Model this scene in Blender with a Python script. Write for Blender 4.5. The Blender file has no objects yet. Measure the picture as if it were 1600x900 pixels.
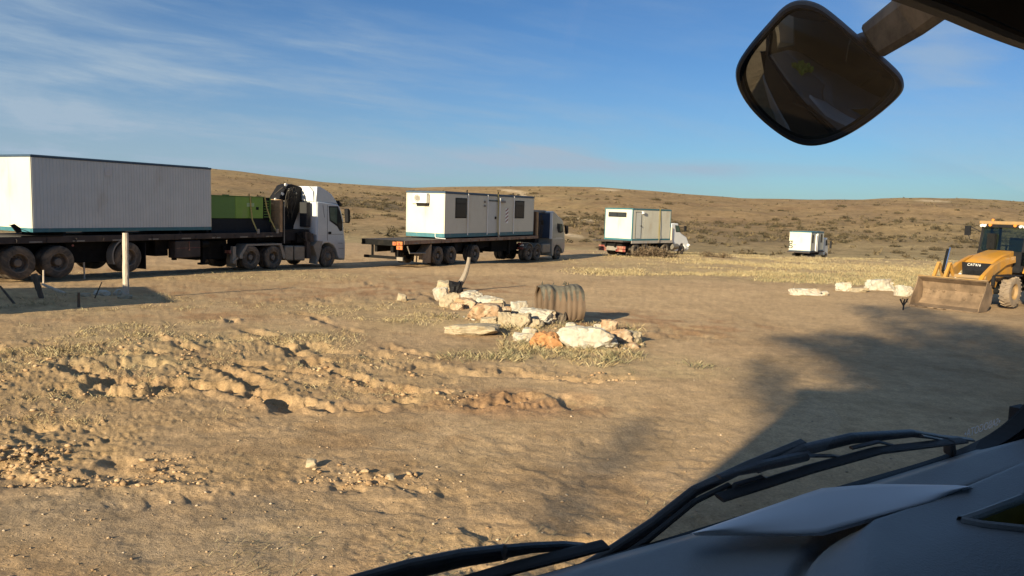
import bpy, math, random
import numpy as np
from mathutils import Vector, Matrix
random.seed(7); rng = np.random.default_rng(7)
SC = bpy.context.scene
COL = SC.collection
PI = math.pi

# ------------------------------------------------------------------ camera
FPX = 1200.0
PITCH = math.atan(125.2/1200); ROLL = math.atan(.03)
CZ = 2.3                                   # eye height over the ground below the cab
Fv = np.array([0, math.cos(PITCH), -math.sin(PITCH)]); _U = np.array([0, math.sin(PITCH), math.cos(PITCH)]); _R = np.array([1., 0, 0])
Rv = _R*math.cos(ROLL)+_U*math.sin(ROLL); Uv = _U*math.cos(ROLL)-_R*math.sin(ROLL)
cam = bpy.data.cameras.new('camera'); camo = bpy.data.objects.new('camera', cam); COL.objects.link(camo)
cam.sensor_width = 36; cam.lens = 36*FPX/1600; cam.clip_start = .05; cam.clip_end = 6000
m = Matrix(((Rv[0], Uv[0], -Fv[0], 0), (Rv[1], Uv[1], -Fv[1], 0), (Rv[2], Uv[2], -Fv[2], CZ), (0, 0, 0, 1)))
camo.matrix_world = m
SC.camera = camo

# ------------------------------------------------------------------ light
SUN_EL = math.radians(18); SUN_AZ = math.radians(180+32)      # compass angle of the sun, clockwise from +Y
to_sun = Vector((math.sin(SUN_AZ)*math.cos(SUN_EL), math.cos(SUN_AZ)*math.cos(SUN_EL), math.sin(SUN_EL)))
sl = bpy.data.lights.new('sun', 'SUN'); sl.energy = 5.0; sl.angle = math.radians(.55); sl.color = (1.0, .85, .60)
so = bpy.data.objects.new('sun', sl); COL.objects.link(so); so.rotation_euler = to_sun.to_track_quat('Z', 'Y').to_euler(); so.location = to_sun*50
SC.view_settings.view_transform = 'Standard'; SC.view_settings.look = 'None'; SC.view_settings.gamma = 1
SC.view_settings.exposure = 1.05
SC.cycles.use_denoising = True
SC.cycles.max_bounces = 8; SC.cycles.transparent_max_bounces = 12

def ray(px, py): return Fv+Rv*(px-800)/FPX-Uv*(py-450)/FPX

w = bpy.data.worlds.new('World'); SC.world = w; w.use_nodes = True
nt = w.node_tree; nt.nodes.clear()
def N(nt, t, **k):
    n = nt.nodes.new(t)
    for a, b in k.items():
        if a == 'ins':
            for i, v in b.items(): n.inputs[i].default_value = v
        else: setattr(n, a, b)
    return n
sky = N(nt, 'ShaderNodeTexSky', sky_type='NISHITA', sun_disc=False, sun_elevation=SUN_EL, sun_rotation=SUN_AZ, altitude=300, air_density=1.0, dust_density=.35, ozone_density=1.6)
bg = N(nt, 'ShaderNodeBackground'); bg.inputs[1].default_value = .048
out = N(nt, 'ShaderNodeOutputWorld')
tc = N(nt, 'ShaderNodeTexCoord')
def unit(v): v = np.array(v, float); return v/np.linalg.norm(v)
g1 = unit(ray(-50, 120)); g2 = unit(ray(1250, 300)); gn = unit(np.cross(g1, g2)); ga = unit(g2-g1); gb = unit(np.cross(gn, ga))
def vdot(v):
    n = N(nt, 'ShaderNodeVectorMath', operation='DOT_PRODUCT'); nt.links.new(tc.outputs['Generated'], n.inputs[0]); n.inputs[1].default_value = tuple(float(x) for x in v); return n.outputs['Value']
def math_(nt, op, a, b=None, c=None, clamp=False):
    n = N(nt, 'ShaderNodeMath', operation=op, use_clamp=clamp)
    for i, v in enumerate((a, b, c)):
        if v is None: continue
        if isinstance(v, (int, float)): n.inputs[i].default_value = v
        else: nt.links.new(v, n.inputs[i])
    return n.outputs[0]
def mrange(nt, v, a, b, c=0., d=1., smooth=True):
    n = N(nt, 'ShaderNodeMapRange', interpolation_type='SMOOTHSTEP' if smooth else 'LINEAR')
    nt.links.new(v, n.inputs[0])
    for i, x in zip((1, 2, 3, 4), (a, b, c, d)): n.inputs[i].default_value = x
    return n.outputs[0]
da, db, dn = vdot(ga), vdot(gb), vdot(gn)
comb = N(nt, 'ShaderNodeCombineXYZ'); nt.links.new(da, comb.inputs[0]); nt.links.new(db, comb.inputs[1]); nt.links.new(dn, comb.inputs[2])
def cnoise(scale, sc3, detail=6, rough=.6, dist=.4, off=(0, 0, 0)):
    mp = N(nt, 'ShaderNodeMapping'); mp.inputs['Scale'].default_value = sc3; mp.inputs['Location'].default_value = off
    nt.links.new(comb.outputs[0], mp.inputs[0])
    n = N(nt, 'ShaderNodeTexNoise'); nt.links.new(mp.outputs[0], n.inputs['Vector'])
    n.inputs['Scale'].default_value = scale; n.inputs['Detail'].default_value = detail; n.inputs['Roughness'].default_value = rough; n.inputs['Distortion'].default_value = dist
    return n.outputs['Fac']
n1 = cnoise(3.0, (1, 2, 7), off=(.3, .2, .1)); n2 = cnoise(9.0, (.7, 1, 6), off=(3, 1, 2)); n3 = cnoise(1.6, (1, 1, 3), detail=3, off=(5, 0, 1))
adn = math_(nt, 'ABSOLUTE', dn)
band = mrange(nt, adn, .02, .17, 1, 0)
band2 = mrange(nt, adn, .10, .42, 1, 0)
left = mrange(nt, da, -.45, .45, 1, .1)                     # the veil thickens towards the left
streak = mrange(nt, math_(nt, 'ADD', math_(nt, 'MULTIPLY', n1, .7), math_(nt, 'MULTIPLY', n2, .3)), .40, .72)
c1 = math_(nt, 'MULTIPLY', math_(nt, 'MULTIPLY', band, .95), math_(nt, 'ADD', math_(nt, 'MULTIPLY', streak, .75), .3))
c2 = math_(nt, 'MULTIPLY', math_(nt, 'MULTIPLY', band2, streak), math_(nt, 'MULTIPLY', mrange(nt, n3, .32, .62), .85))
veil = math_(nt, 'MULTIPLY', mrange(nt, dn, -.03, .09, 0, .50), mrange(nt, da, -.2, .42, 1, .0))
c1 = math_(nt, 'MULTIPLY', c1, math_(nt, 'ADD', math_(nt, 'MULTIPLY', left, .7), .3))
c2 = math_(nt, 'MULTIPLY', c2, math_(nt, 'ADD', math_(nt, 'MULTIPLY', left, .8), .15))
cov = math_(nt, 'ADD', math_(nt, 'ADD', c1, c2), veil)
sep0 = N(nt, 'ShaderNodeSeparateXYZ'); nt.links.new(tc.outputs['Generated'], sep0.inputs[0])
cov = math_(nt, 'ADD', cov, math_(nt, 'MULTIPLY', mrange(nt, sep0.outputs[2], .32, .75), mrange(nt, n3, .2, .7, .16, .50)))   # unseen thin cirrus added overhead to lift the ambient light
for (px, py, wx, wz, amt) in ((830, 245, .10, .014, 1.0), (1050, 262, .24, .010, .7), (1470, 85, .055, .035, 1.1), (1385, 2, .03, .03, .4)):   # small separate clouds
    d0 = unit(ray(px, py)); hx = unit(np.cross(d0, [0, 0, 1])); hz = unit(np.cross(hx, d0))
    q = math_(nt, 'SQRT', math_(nt, 'ADD', math_(nt, 'POWER', math_(nt, 'DIVIDE', vdot(hx), wx), 2), math_(nt, 'POWER', math_(nt, 'DIVIDE', vdot(hz), wz), 2)))
    fwd = mrange(nt, vdot(d0), .5, .7)
    q = math_(nt, 'ADD', q, math_(nt, 'MULTIPLY', math_(nt, 'SUBTRACT', n2, .5), 2.2))
    cov = math_(nt, 'ADD', cov, math_(nt, 'MULTIPLY', math_(nt, 'MULTIPLY', mrange(nt, q, .1, 1.5, amt, 0), fwd), math_(nt, 'ADD', math_(nt, 'MULTIPLY', streak, .8), .5)))
sep = N(nt, 'ShaderNodeSeparateXYZ'); nt.links.new(tc.outputs['Generated'], sep.inputs[0])
cov = math_(nt, 'MULTIPLY', cov, mrange(nt, sep.outputs[2], -.01, .05), clamp=True)
mix = N(nt, 'ShaderNodeMix', data_type='RGBA'); nt.links.new(cov, mix.inputs['Factor'])
tint = N(nt, 'ShaderNodeMix', data_type='RGBA', blend_type='MULTIPLY'); tint.inputs['Factor'].default_value = 1; tint.inputs['B'].default_value = (.42, .68, 1.02, 1)
nt.links.new(sky.outputs[0], tint.inputs['A']); nt.links.new(tint.outputs['Result'], mix.inputs['A']); mix.inputs['B'].default_value = (3.9, 5.1, 6.4, 1)
nt.links.new(mix.outputs['Result'], bg.inputs[0]); nt.links.new(bg.outputs[0], out.inputs[0])

# ------------------------------------------------------------------ materials
MATS = {}
def mat(name, col, rough=.6, metal=0., var=.12, scale=6., bump=.0, bscale=40., dirt=None, dirt_amt=.0, spec=.5, emit=None, stretch=(1, 1, 1), coat=0.):
    """principled material with two scales of colour variation, optional dust that gathers in patches, and a fine relief"""
    if name in MATS: return MATS[name]
    m = bpy.data.materials.new(name); m.use_nodes = True; t = m.node_tree; b = t.nodes['Principled BSDF']
    tcn = N(t, 'ShaderNodeTexCoord'); mp = N(t, 'ShaderNodeMapping'); mp.inputs['Scale'].default_value = stretch; t.links.new(tcn.outputs['Object'], mp.inputs[0])
    nz = N(t, 'ShaderNodeTexNoise', ins={'Scale': scale, 'Detail': 5., 'Roughness': .6}); t.links.new(mp.outputs[0], nz.inputs['Vector'])
    r = N(t, 'ShaderNodeValToRGB'); r.color_ramp.elements[0].position = .3; r.color_ramp.elements[1].position = .72
    c = np.array(col); r.color_ramp.elements[0].color = (*(c*(1-var)), 1); r.color_ramp.elements[1].color = (*np.minimum(c*(1+var), .95), 1)
    t.links.new(nz.outputs['Fac'], r.inputs[0]); last = r.outputs[0]
    if dirt is not None:
        n2_ = N(t, 'ShaderNodeTexNoise', ins={'Scale': scale*.45, 'Detail': 7., 'Roughness': .68}); mp2 = N(t, 'ShaderNodeMapping'); mp2.inputs['Scale'].default_value = (1, 1, .4); t.links.new(tcn.outputs['Object'], mp2.inputs[0]); t.links.new(mp2.outputs[0], n2_.inputs['Vector'])
        mx = N(t, 'ShaderNodeMix', data_type='RGBA'); t.links.new(last, mx.inputs['A']); mx.inputs['B'].default_value = (*dirt, 1)
        t.links.new(mrange(t, n2_.outputs['Fac'], .62-.45*dirt_amt, .82-.35*dirt_amt, 0, min(1, .35+dirt_amt)), mx.inputs['Factor']); last = mx.outputs['Result']
    t.links.new(last, b.inputs['Base Color'])
    b.inputs['Roughness'].default_value = rough; b.inputs['Metallic'].default_value = metal; b.inputs['Specular IOR Level'].default_value = spec; b.inputs['Coat Weight'].default_value = coat
    if bump:
        nb = N(t, 'ShaderNodeTexNoise', ins={'Scale': bscale, 'Detail': 4.}); t.links.new(mp.outputs[0], nb.inputs['Vector'])
        bp = N(t, 'ShaderNodeBump', ins={'Strength': bump, 'Distance': .02}); t.links.new(nb.outputs['Fac'], bp.inputs['Height']); t.links.new(bp.outputs[0], b.inputs['Normal'])
    if emit: b.inputs['Emission Color'].default_value = (*emit, 1); b.inputs['Emission Strength'].default_value = 1
    MATS[name] = m; return m
DUST = (.36, .25, .16)
M = dict(
    white=mat('white_paint', (.78, .77, .73), .45, var=.03, scale=2, dirt=(.5, .42, .33), dirt_amt=.1),
    cream=mat('container_sheet', (.60, .57, .46), .5, var=.04, scale=1.5, dirt=(.44, .36, .25), dirt_amt=.2, bump=.02, bscale=3),
    grey=mat('container_door_sheet', (.54, .54, .49), .5, var=.03, scale=1.5, dirt=(.5, .45, .38), dirt_amt=.12),
    ribgrey=mat('ribbed_side_sheet', (.52, .54, .53), .5, var=.06, scale=1.5, dirt=(.34, .30, .25), dirt_amt=.12),
    teal=mat('teal_paint', (.035, .14, .17), .5, var=.15, dirt=DUST, dirt_amt=.15),
    navy=mat('dark_teal_roof', (.03, .06, .10), .5, var=.2),
    black=mat('black_steel', (.012, .012, .014), .6, var=.3, dirt=(.05, .038, .028), dirt_amt=.15, spec=.15),
    blackp=mat('black_plastic', (.02, .02, .022), .45, var=.2, dirt=(.12, .09, .06), dirt_amt=.1, bump=.1, bscale=90),
    rubber=mat('tyre_rubber', (.055, .048, .04), .85, var=.3, scale=9, dirt=(.20, .15, .10), dirt_amt=.45, bump=.2, bscale=60),
    rim=mat('dusty_rim', (.14, .12, .10), .6, metal=.1, var=.25, dirt=(.26, .19, .12), dirt_amt=.4),
    rimdark=mat('rim_centre', (.04, .035, .03), .6, var=.3, dirt=(.15, .11, .07), dirt_amt=.3),
    chassis=mat('chassis_paint', (.009, .009, .009), .85, var=.35, dirt=(.03, .023, .017), dirt_amt=.2, spec=.15),
    deck=mat('deck_edge_steel', (.04, .03, .026), .75, var=.35, scale=3, dirt=(.12, .085, .06), dirt_amt=.25),
    decklight=mat('deck_edge_dusty', (.24, .15, .10), .8, var=.25, scale=3, dirt=(.36, .26, .17), dirt_amt=.4),
    wood=mat('board_wood', (.36, .23, .12), .8, var=.3, scale=4, stretch=(1, 6, 1), bump=.2, bscale=20),
    wooddark=mat('dark_board_wood', (.15, .085, .045), .85, var=.3, scale=4, stretch=(1, 1, 6)),
    oldwood=mat('weathered_wood', (.50, .42, .33), .9, var=.28, scale=7, stretch=(4, 4, .6), bump=.5, bscale=14, dirt=(.2, .14, .1), dirt_amt=.12),
    darkwood=mat('grey_dark_wood', (.10, .075, .055), .9, var=.35, scale=7, stretch=(3, 3, .6), bump=.5, bscale=20),
    silver=mat('silver_cab_paint', (.44, .47, .50), .35, metal=.15, var=.05, scale=2, dirt=(.36, .30, .24), dirt_amt=.15, coat=.3),
    cabwhite=mat('cab_white_paint', (.75, .75, .74), .35, var=.04, scale=2, dirt=(.45, .36, .27), dirt_amt=.15, coat=.2),
    glass=mat('dark_window_glass', (.03, .035, .04), .12, var=.1, spec=.25),
    glassg=mat('greenish_window_glass', (.07, .11, .09), .12, var=.2, spec=.3),
    tank=mat('fuel_tank_alloy', (.20, .18, .15), .5, metal=.4, var=.2, dirt=(.26, .2, .14), dirt_amt=.35),
    fender=mat('grey_mudguard', (.22, .20, .17), .6, var=.15, dirt=(.3, .23, .16), dirt_amt=.3),
    flap=mat('dusty_mudflap', (.20, .15, .10), .9, var=.3, dirt=(.30, .22, .14), dirt_amt=.5),
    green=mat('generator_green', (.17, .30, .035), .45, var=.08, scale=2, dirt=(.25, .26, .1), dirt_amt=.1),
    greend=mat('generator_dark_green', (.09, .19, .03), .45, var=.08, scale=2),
    gendark=mat('generator_base_black', (.010, .013, .018), .5, var=.2, spec=.15),
    strap=mat('webbing_strap', (.42, .33, .10), .8, var=.2, scale=12),
    rope=mat('dusty_hose', (.05, .042, .032), .8, var=.4),
    red=mat('red_reflector', (.22, .045, .035), .5, var=.25, dirt=DUST, dirt_amt=.4),
    orange=mat('orange_lens', (.50, .17, .06), .3, var=.15, dirt=(.6, .35, .2), dirt_amt=.2),
    amber=mat('amber_lamp_lens', (.8, .25, .04), .25),
    yellow=mat('loader_yellow', (.50, .235, .022), .45, var=.08, scale=3, dirt=(.30, .20, .10), dirt_amt=.42, coat=.2),
    yellowd=mat('dusty_loader_yellow', (.34, .205, .07), .75, var=.15, scale=4, dirt=(.27, .19, .115), dirt_amt=.5),
    bucket=mat('mud_caked_steel', (.17, .115, .07), .92, var=.4, scale=3, dirt=(.30, .205, .125), dirt_amt=.4, bump=.4, bscale=18),
    chrome=mat('polished_rod', (.8, .8, .8), .12, metal=1, var=.02),
    plate=mat('white_plate', (.8, .79, .75), .5, var=.02),
    lampg=mat('clear_lamp', (.85, .85, .8), .2),
    quartz=mat('white_quartz_rock', (.44, .41, .34), .85, var=.22, scale=7, dirt=(.34, .235, .13), dirt_amt=.36, bump=1., bscale=14),
    rusty=mat('iron_stained_rock', (.34, .21, .115), .85, var=.35, scale=6, dirt=(.44, .37, .27), dirt_amt=.4, bump=.7, bscale=9),
    orangerock=mat('orange_rock', (.42, .20, .075), .85, var=.3, scale=5, dirt=(.46, .34, .2), dirt_amt=.2, bump=.6, bscale=9),
    tanrock=mat('tan_rock', (.35, .285, .19), .85, var=.25, scale=6, dirt=(.26, .18, .11), dirt_amt=.2, bump=.7, bscale=10),
    drum=mat('rusty_dusty_sheet', (.135, .09, .056), .85, var=.18, scale=5, stretch=(1, 1, .3), dirt=(.17, .15, .12), dirt_amt=.12, bump=.3, bscale=25),
    drumtop=mat('grey_peeling_sheet', (.10, .09, .068), .9, var=.35, scale=9, bump=.5, bscale=25),
    paper=mat('paper_white', (.82, .83, .86), .7, var=.015, scale=3),
    dash=mat('dashboard_vinyl', (.30, .30, .30), .55, var=.06, scale=9, bump=.12, bscale=260),
    dashdark=mat('dashboard_groove', (.03, .033, .04), .6, var=.1),
    tray=mat('olive_tray_lining', (.34, .27, .05), .7, var=.25),
    interior=mat('cab_trim_dark', (.02, .021, .023), .8, var=.1),
    frit=mat('glass_seal_black', (.008, .008, .009), .7, var=.1),
    cabred=mat('own_cab_paint', (.35, .35, .34), .4, var=.05),
    hivis=mat('yellow_green_cloth', (.55, .62, .05), .8, var=.1),
    sticker=mat('etched_glass_print', (.55, .55, .55), .9, var=.0),
    logo=mat('dark_print', (.006, .009, .008), .8), logogrey=mat('pale_print', (.52, .53, .55), .7), labelgreen=mat('pale_label', (.30, .42, .22), .7),
    wall=mat('shade_wall_plaster', (.45, .38, .3), .9, var=.06, scale=1.5), roof=mat('shade_roof_sheet', (.3, .3, .3), .6), bark=mat('tree_bark', (.12, .09, .07), .9, var=.3), leaf=mat('tree_leaf', (.07, .10, .035), .7, var=.3),
)
def vcol_mat(name, rough=.9, sub=None):
    m = bpy.data.materials.new(name); m.use_nodes = True; t = m.node_tree; b = t.nodes['Principled BSDF']
    a = N(t, 'ShaderNodeVertexColor', layer_name='col'); t.links.new(a.outputs[0], b.inputs['Base Color']); b.inputs['Roughness'].default_value = rough; b.inputs['Specular IOR Level'].default_value = .2
    return m
_t = M['sticker'].node_tree; _b = _t.nodes['Principled BSDF']; _tl = N(_t, 'ShaderNodeBsdfTranslucent'); _tl.inputs[0].default_value = (.9, .9, .9, 1); _mx = N(_t, 'ShaderNodeMixShader'); _mx.inputs[0].default_value = .8
_t.links.new(_b.outputs[0], _mx.inputs[1]); _t.links.new(_tl.outputs[0], _mx.inputs[2]); _t.links.new(_mx.outputs[0], _t.nodes['Material Output'].inputs[0])
M['blade'] = vcol_mat('dry_grass_blade')
M['shrub'] = vcol_mat('shrub_twig')
M['clod'] = vcol_mat('dirt_clod')

# ------------------------------------------------------------------ object helpers
def tag(o, label=None, cat=None, group=None, kind=None):
    if label: o['label'] = label
    if cat: o['category'] = cat
    if group: o['group'] = group
    if kind: o['kind'] = kind
    return o
def thing(name, label, cat, loc, rz=0., group=None):
    o = bpy.data.objects.new(name, None); COL.objects.link(o); o.location = loc; o.rotation_euler = (0, 0, rz); o.empty_display_size = .2
    return tag(o, label, cat, group)

class MB:
    """collects shapes; build() links them as one mesh object"""
    def __init__(s, zoff=0.): s.v = []; s.f = []; s.z = zoff
    def add(s, vs, fs):
        n = len(s.v); s.v += [tuple(v) for v in vs]; s.f += [tuple(i+n for i in f) for f in fs]; return s
    def box(s, x0, x1, y0, y1, z0, z1, rot=None, piv=None):
        vs = [(x, y, z) for z in (z0, z1) for y in (y0, y1) for x in (x0, x1)]
        if rot is not None:
            p = Vector(piv if piv else ((x0+x1)/2, (y0+y1)/2, (z0+z1)/2)); vs = [tuple(rot@(Vector(v)-p)+p) for v in vs]
        return s.add(vs, [(0, 2, 3, 1), (4, 5, 7, 6), (0, 1, 5, 4), (2, 6, 7, 3), (0, 4, 6, 2), (1, 3, 7, 5)])
    def prism(s, poly, y0, y1, axes='xz', scale1=1.):
        """extrude a 2-D outline from y0 to y1; axes says which coordinates the outline holds"""
        n = len(poly); A = []
        c = np.mean(np.array(poly), axis=0)
        for k, (y, sc) in enumerate(((y0, 1.), (y1, scale1))):
            for a, b in poly:
                a2, b2 = c[0]+(a-c[0])*sc, c[1]+(b-c[1])*sc
                A.append({'xz': (a2, y, b2), 'yz': (y, a2, b2), 'xy': (a2, b2, y)}[axes])
        ar = sum(poly[i][0]*poly[(i+1) % n][1]-poly[(i+1) % n][0]*poly[i][1] for i in range(n))
        fs = [tuple(range(n)), tuple(range(2*n-1, n-1, -1))]+[((i+1) % n, i, n+i, n+(i+1) % n) for i in range(n)]
        return s.add(A, fs)
    def tube(s, pts, r, seg=8, cap=True):
        pts = [Vector(p) for p in pts]; rs = r if isinstance(r, (list, tuple)) else [r]*len(pts)
        base = len(s.v); up0 = None
        for i, p in enumerate(pts):
            d = (pts[min(i+1, len(pts)-1)]-pts[max(i-1, 0)]).normalized()
            if up0 is None: up0 = d.orthogonal().normalized()
            u = (up0-d*up0.dot(d)); u = u.normalized() if u.length > 1e-6 else d.orthogonal().normalized(); up0 = u; v = d.cross(u)
            for k in range(seg):
                a = 2*PI*k/seg; s.v.append(tuple(p+(u*math.cos(a)+v*math.sin(a))*rs[i]))
        for i in range(len(pts)-1):
            for k in range(seg):
                a = base+i*seg+k; b = base+i*seg+(k+1) % seg; s.f.append((a, b, b+seg, a+seg))
        if cap:
            s.f.append(tuple(base+k for k in range(seg))[::-1]); e = base+(len(pts)-1)*seg; s.f.append(tuple(e+k for k in range(seg)))
        return s
    def lathe(s, prof, c, axis='y', seg=28, a0=0, a1=2*PI):
        """prof: (radius, offset along axis)"""
        base = len(s.v); full = abs(a1-a0-2*PI) < 1e-6; ns = seg if full else seg+1
        for k in range(ns):
            a = a0+(a1-a0)*k/seg
            for r, h in prof:
                p = {'y': (r*math.cos(a), h, r*math.sin(a)), 'z': (r*math.cos(a), r*math.sin(a), h), 'x': (h, r*math.cos(a), r*math.sin(a))}[axis]
                s.v.append((c[0]+p[0], c[1]+p[1], c[2]+p[2]))
        m_ = len(prof)
        for k in range(seg):
            k2 = (k+1) % ns
            for j in range(m_-1): s.f.append((base+k*m_+j, base+k2*m_+j, base+k2*m_+j+1, base+k*m_+j+1))
        return s
    def cyl(s, p0, p1, r, seg=16): return s.tube([p0, p1], r, seg)
    def build(s, name, m, parent=None, stuff=False, **k):
        if hasattr(s, 'x'): s.v = [(a+s.x, b+s.yy, c) for a, b, c in s.v]
        par = list(range(len(s.v)))
        def find(i):
            while par[i] != i: par[i] = par[par[i]]; i = par[i]
            return i
        for fc in s.f:
            a = find(fc[0])
            for i in fc[1:]:
                b = find(i)
                if a != b: par[b] = a
        roots = {}
        for fc in s.f: roots.setdefault(find(fc[0]), []).append(fc)
        if len(roots) == 1 or stuff:
            o = s.build_one(name, m, parent, **k)
            if stuff: o['kind'] = 'stuff'
            return o
        first = None
        for r, fs in roots.items():                      # every loose piece becomes an object of its own
            ids = sorted({i for fc in fs for i in fc}); mp = {i: n for n, i in enumerate(ids)}
            q = MB(s.z); q.v = [s.v[i] for i in ids]; q.f = [tuple(mp[i] for i in fc) for fc in fs]; o = q.build_one(name, m, parent, **k); first = first or o
        return first
    def build_one(s, name, m, parent=None, smooth=False, bevel=0., xform=None, seg=1):
        me = bpy.data.meshes.new(name)
        vs = [(x, y, z+s.z) for x, y, z in s.v]
        if xform is not None: vs = [tuple(xform@Vector(v)) for v in vs]
        me.from_pydata(vs, [], s.f); me.update()
        bm_fix(me)
        if m is not None: me.materials.append(m)
        o = bpy.data.objects.new(name, me); COL.objects.link(o)
        if parent is not None: o.parent = parent
        if smooth:
            me.polygons.foreach_set('use_smooth', [True]*len(me.polygons)); me.set_sharp_from_angle(angle=math.radians(38))
        if bevel:
            b = o.modifiers.new('b', 'BEVEL'); b.width = bevel; b.segments = seg; b.limit_method = 'ANGLE'; b.angle_limit = math.radians(35)
            if seg > 1: me.polygons.foreach_set('use_smooth', [True]*len(me.polygons)); me.set_sharp_from_angle(angle=math.radians(50))
        return o
import bmesh
def bm_fix(me):
    bm = bmesh.new(); bm.from_mesh(me); bmesh.ops.recalc_face_normals(bm, faces=bm.faces); bm.to_mesh(me); bm.free()
def obj_from(name, me, parent=None, loc=(0, 0, 0)):
    o = bpy.data.objects.new(name, me); COL.objects.link(o); o.location = loc
    if parent is not None: o.parent = parent
    return o
def np_mesh(name, verts, faces, m, col=None, k=3, smooth=False):
    """fast mesh from arrays; all faces have k corners"""
    me = bpy.data.meshes.new(name); nv, nf = len(verts), len(faces)
    me.vertices.add(nv); me.vertices.foreach_set('co', np.asarray(verts, np.float32).ravel())
    me.loops.add(nf*k); me.loops.foreach_set('vertex_index', np.asarray(faces, np.int32).ravel())
    me.polygons.add(nf); me.polygons.foreach_set('loop_start', np.arange(nf, dtype=np.int32)*k)
    me.update(calc_edges=True); me.validate()
    if smooth: me.polygons.foreach_set('use_smooth', np.ones(nf, bool))
    if col is not None:
        a = me.color_attributes.new('col', 'FLOAT_COLOR', 'POINT'); c = np.ones((nv, 4), np.float32); c[:, :3] = col; a.data.foreach_set('color', c.ravel())
    me.materials.append(m); return me

# ------------------------------------------------------------------ noise
def _hash(ix, iy, seed):
    h = (ix.astype(np.int64)*374761393+iy.astype(np.int64)*668265263+seed*1442695041) & 0x7fffffff
    h = ((h ^ (h >> 13))*1274126177) & 0x7fffffff; return ((h ^ (h >> 16)) & 0xffff)/65535.
def vnoise(x, y, seed=0):
    ix = np.floor(x); iy = np.floor(y); fx = x-ix; fy = y-iy; ix = ix.astype(np.int64); iy = iy.astype(np.int64)
    u = fx*fx*fx*(fx*(fx*6-15)+10); v = fy*fy*fy*(fy*(fy*6-15)+10)
    a = _hash(ix, iy, seed); b = _hash(ix+1, iy, seed); c = _hash(ix, iy+1, seed); d = _hash(ix+1, iy+1, seed)
    return (a*(1-u)+b*u)*(1-v)+(c*(1-u)+d*u)*v
def fbm(x, y, f, o=4, seed=0, g=.5):
    s = 0.; a = 1.; t = 0.
    for k in range(o): s = s+a*(vnoise(x*f+31.7*k, y*f-17.3*k, seed+k)-.5); t += a; a *= g; f *= 2.03
    return s/t*2
def sstep(x, a, b): t = np.clip((x-a)/(b-a), 0, 1); return t*t*(3-2*t)

# ------------------------------------------------------------------ terrain
SKY_PX = np.array([-900, -400, 0, 200, 330, 400, 500, 600, 640, 700, 780, 850, 930, 1000, 1080, 1150, 1240, 1330, 1400, 1500, 1600, 2000, 2600])
SKY_E = np.array([50, 62, 58, 53, 47, 41, 31, 28, 27, 30, 33, 36, 37, 33.5, 29, 25.5, 26, 29, 34, 36, 34, 32, 36])
def plane_xy(px, py, lift=0.):
    r = ray(px, py); k = -(CZ-lift)/(r[2]+.022*r[1]); return (float(r[0]*k), float(r[1]*k))
def ell(x, y, px, py, rx, ry, ang=0.):
    cx, cy = plane_xy(px, py); dx, dy = x-cx, y-cy; c, s = math.cos(ang), math.sin(ang)
    u, v = (dx*c+dy*s)/rx, (-dx*s+dy*c)/ry; return 1-sstep(np.sqrt(u*u+v*v), .45, 1.15)
RUTS = [([(20, 556), (170, 588), (330, 606), (480, 640), (640, 638), (830, 622)], .26, .11), ([(225, 515), (300, 545), (400, 600), (430, 640)], .24, .10),
        ([(360, 500), (450, 545), (560, 600), (640, 612)], .24, .10), ([(470, 487), (600, 540), (760, 575), (930, 598)], .24, .07), ([(60, 540), (190, 548), (330, 560), (470, 580)], .22, .09),
        ([(0, 770), (180, 735), (380, 700), (640, 690)], .3, .03), ([(0, 820), (260, 790), (500, 760), (800, 750)], .3, .022),
        ([(560, 440), (660, 455), (700, 478)], .25, .07), ([(940, 425), (1100, 470), (1250, 520)], .3, .02)]
RUTW = [(np.array([plane_xy(*p) for p in pts]), wd, dp) for pts, wd, dp in RUTS]
def seg_dist(x, y, P, par=False):
    best = np.full(x.shape, 1e9); tt = np.zeros(x.shape); acc = 0.
    for (ax, ay), (bx, by) in zip(P[:-1], P[1:]):
        L2 = (bx-ax)**2+(by-ay)**2; t = np.clip(((x-ax)*(bx-ax)+(y-ay)*(by-ay))/L2, 0, 1)
        d = np.hypot(x-ax-t*(bx-ax), y-ay-t*(by-ay)); k = d < best; best = np.where(k, d, best); tt = np.where(k, acc+t*math.sqrt(L2), tt); acc += math.sqrt(L2)
    return (best, tt) if par else best
def rough_mask(x, y):
    A = .12*np.ones_like(x)
    for a in ((120, 575, 4.2, 3.2, .0, .8), (330, 555, 3.8, 3.2, .2, .75), (520, 580, 3.0, 3.0, .2, .55), (20, 690, 1.5, 1.3, 0, 1.0), (740, 625, 1.9, .75, .1, .8), (860, 582, 2.2, .8, -.1, .5),
              (600, 470, 5, 3.5, 0, .4), (160, 640, 3, 1.2, 0, .4), (1010, 515, 2.6, 2.2, 0, .45), (240, 735, 2.4, .8, .1, .4), (560, 750, 1.6, .4, -.2, .35), (820, 860, 1.6, .5, 0, .4), (1180, 440, 6, 4, 0, .3)):
        A = np.maximum(A, a[5]*ell(x, y, *a[:5]))
    return A
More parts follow.
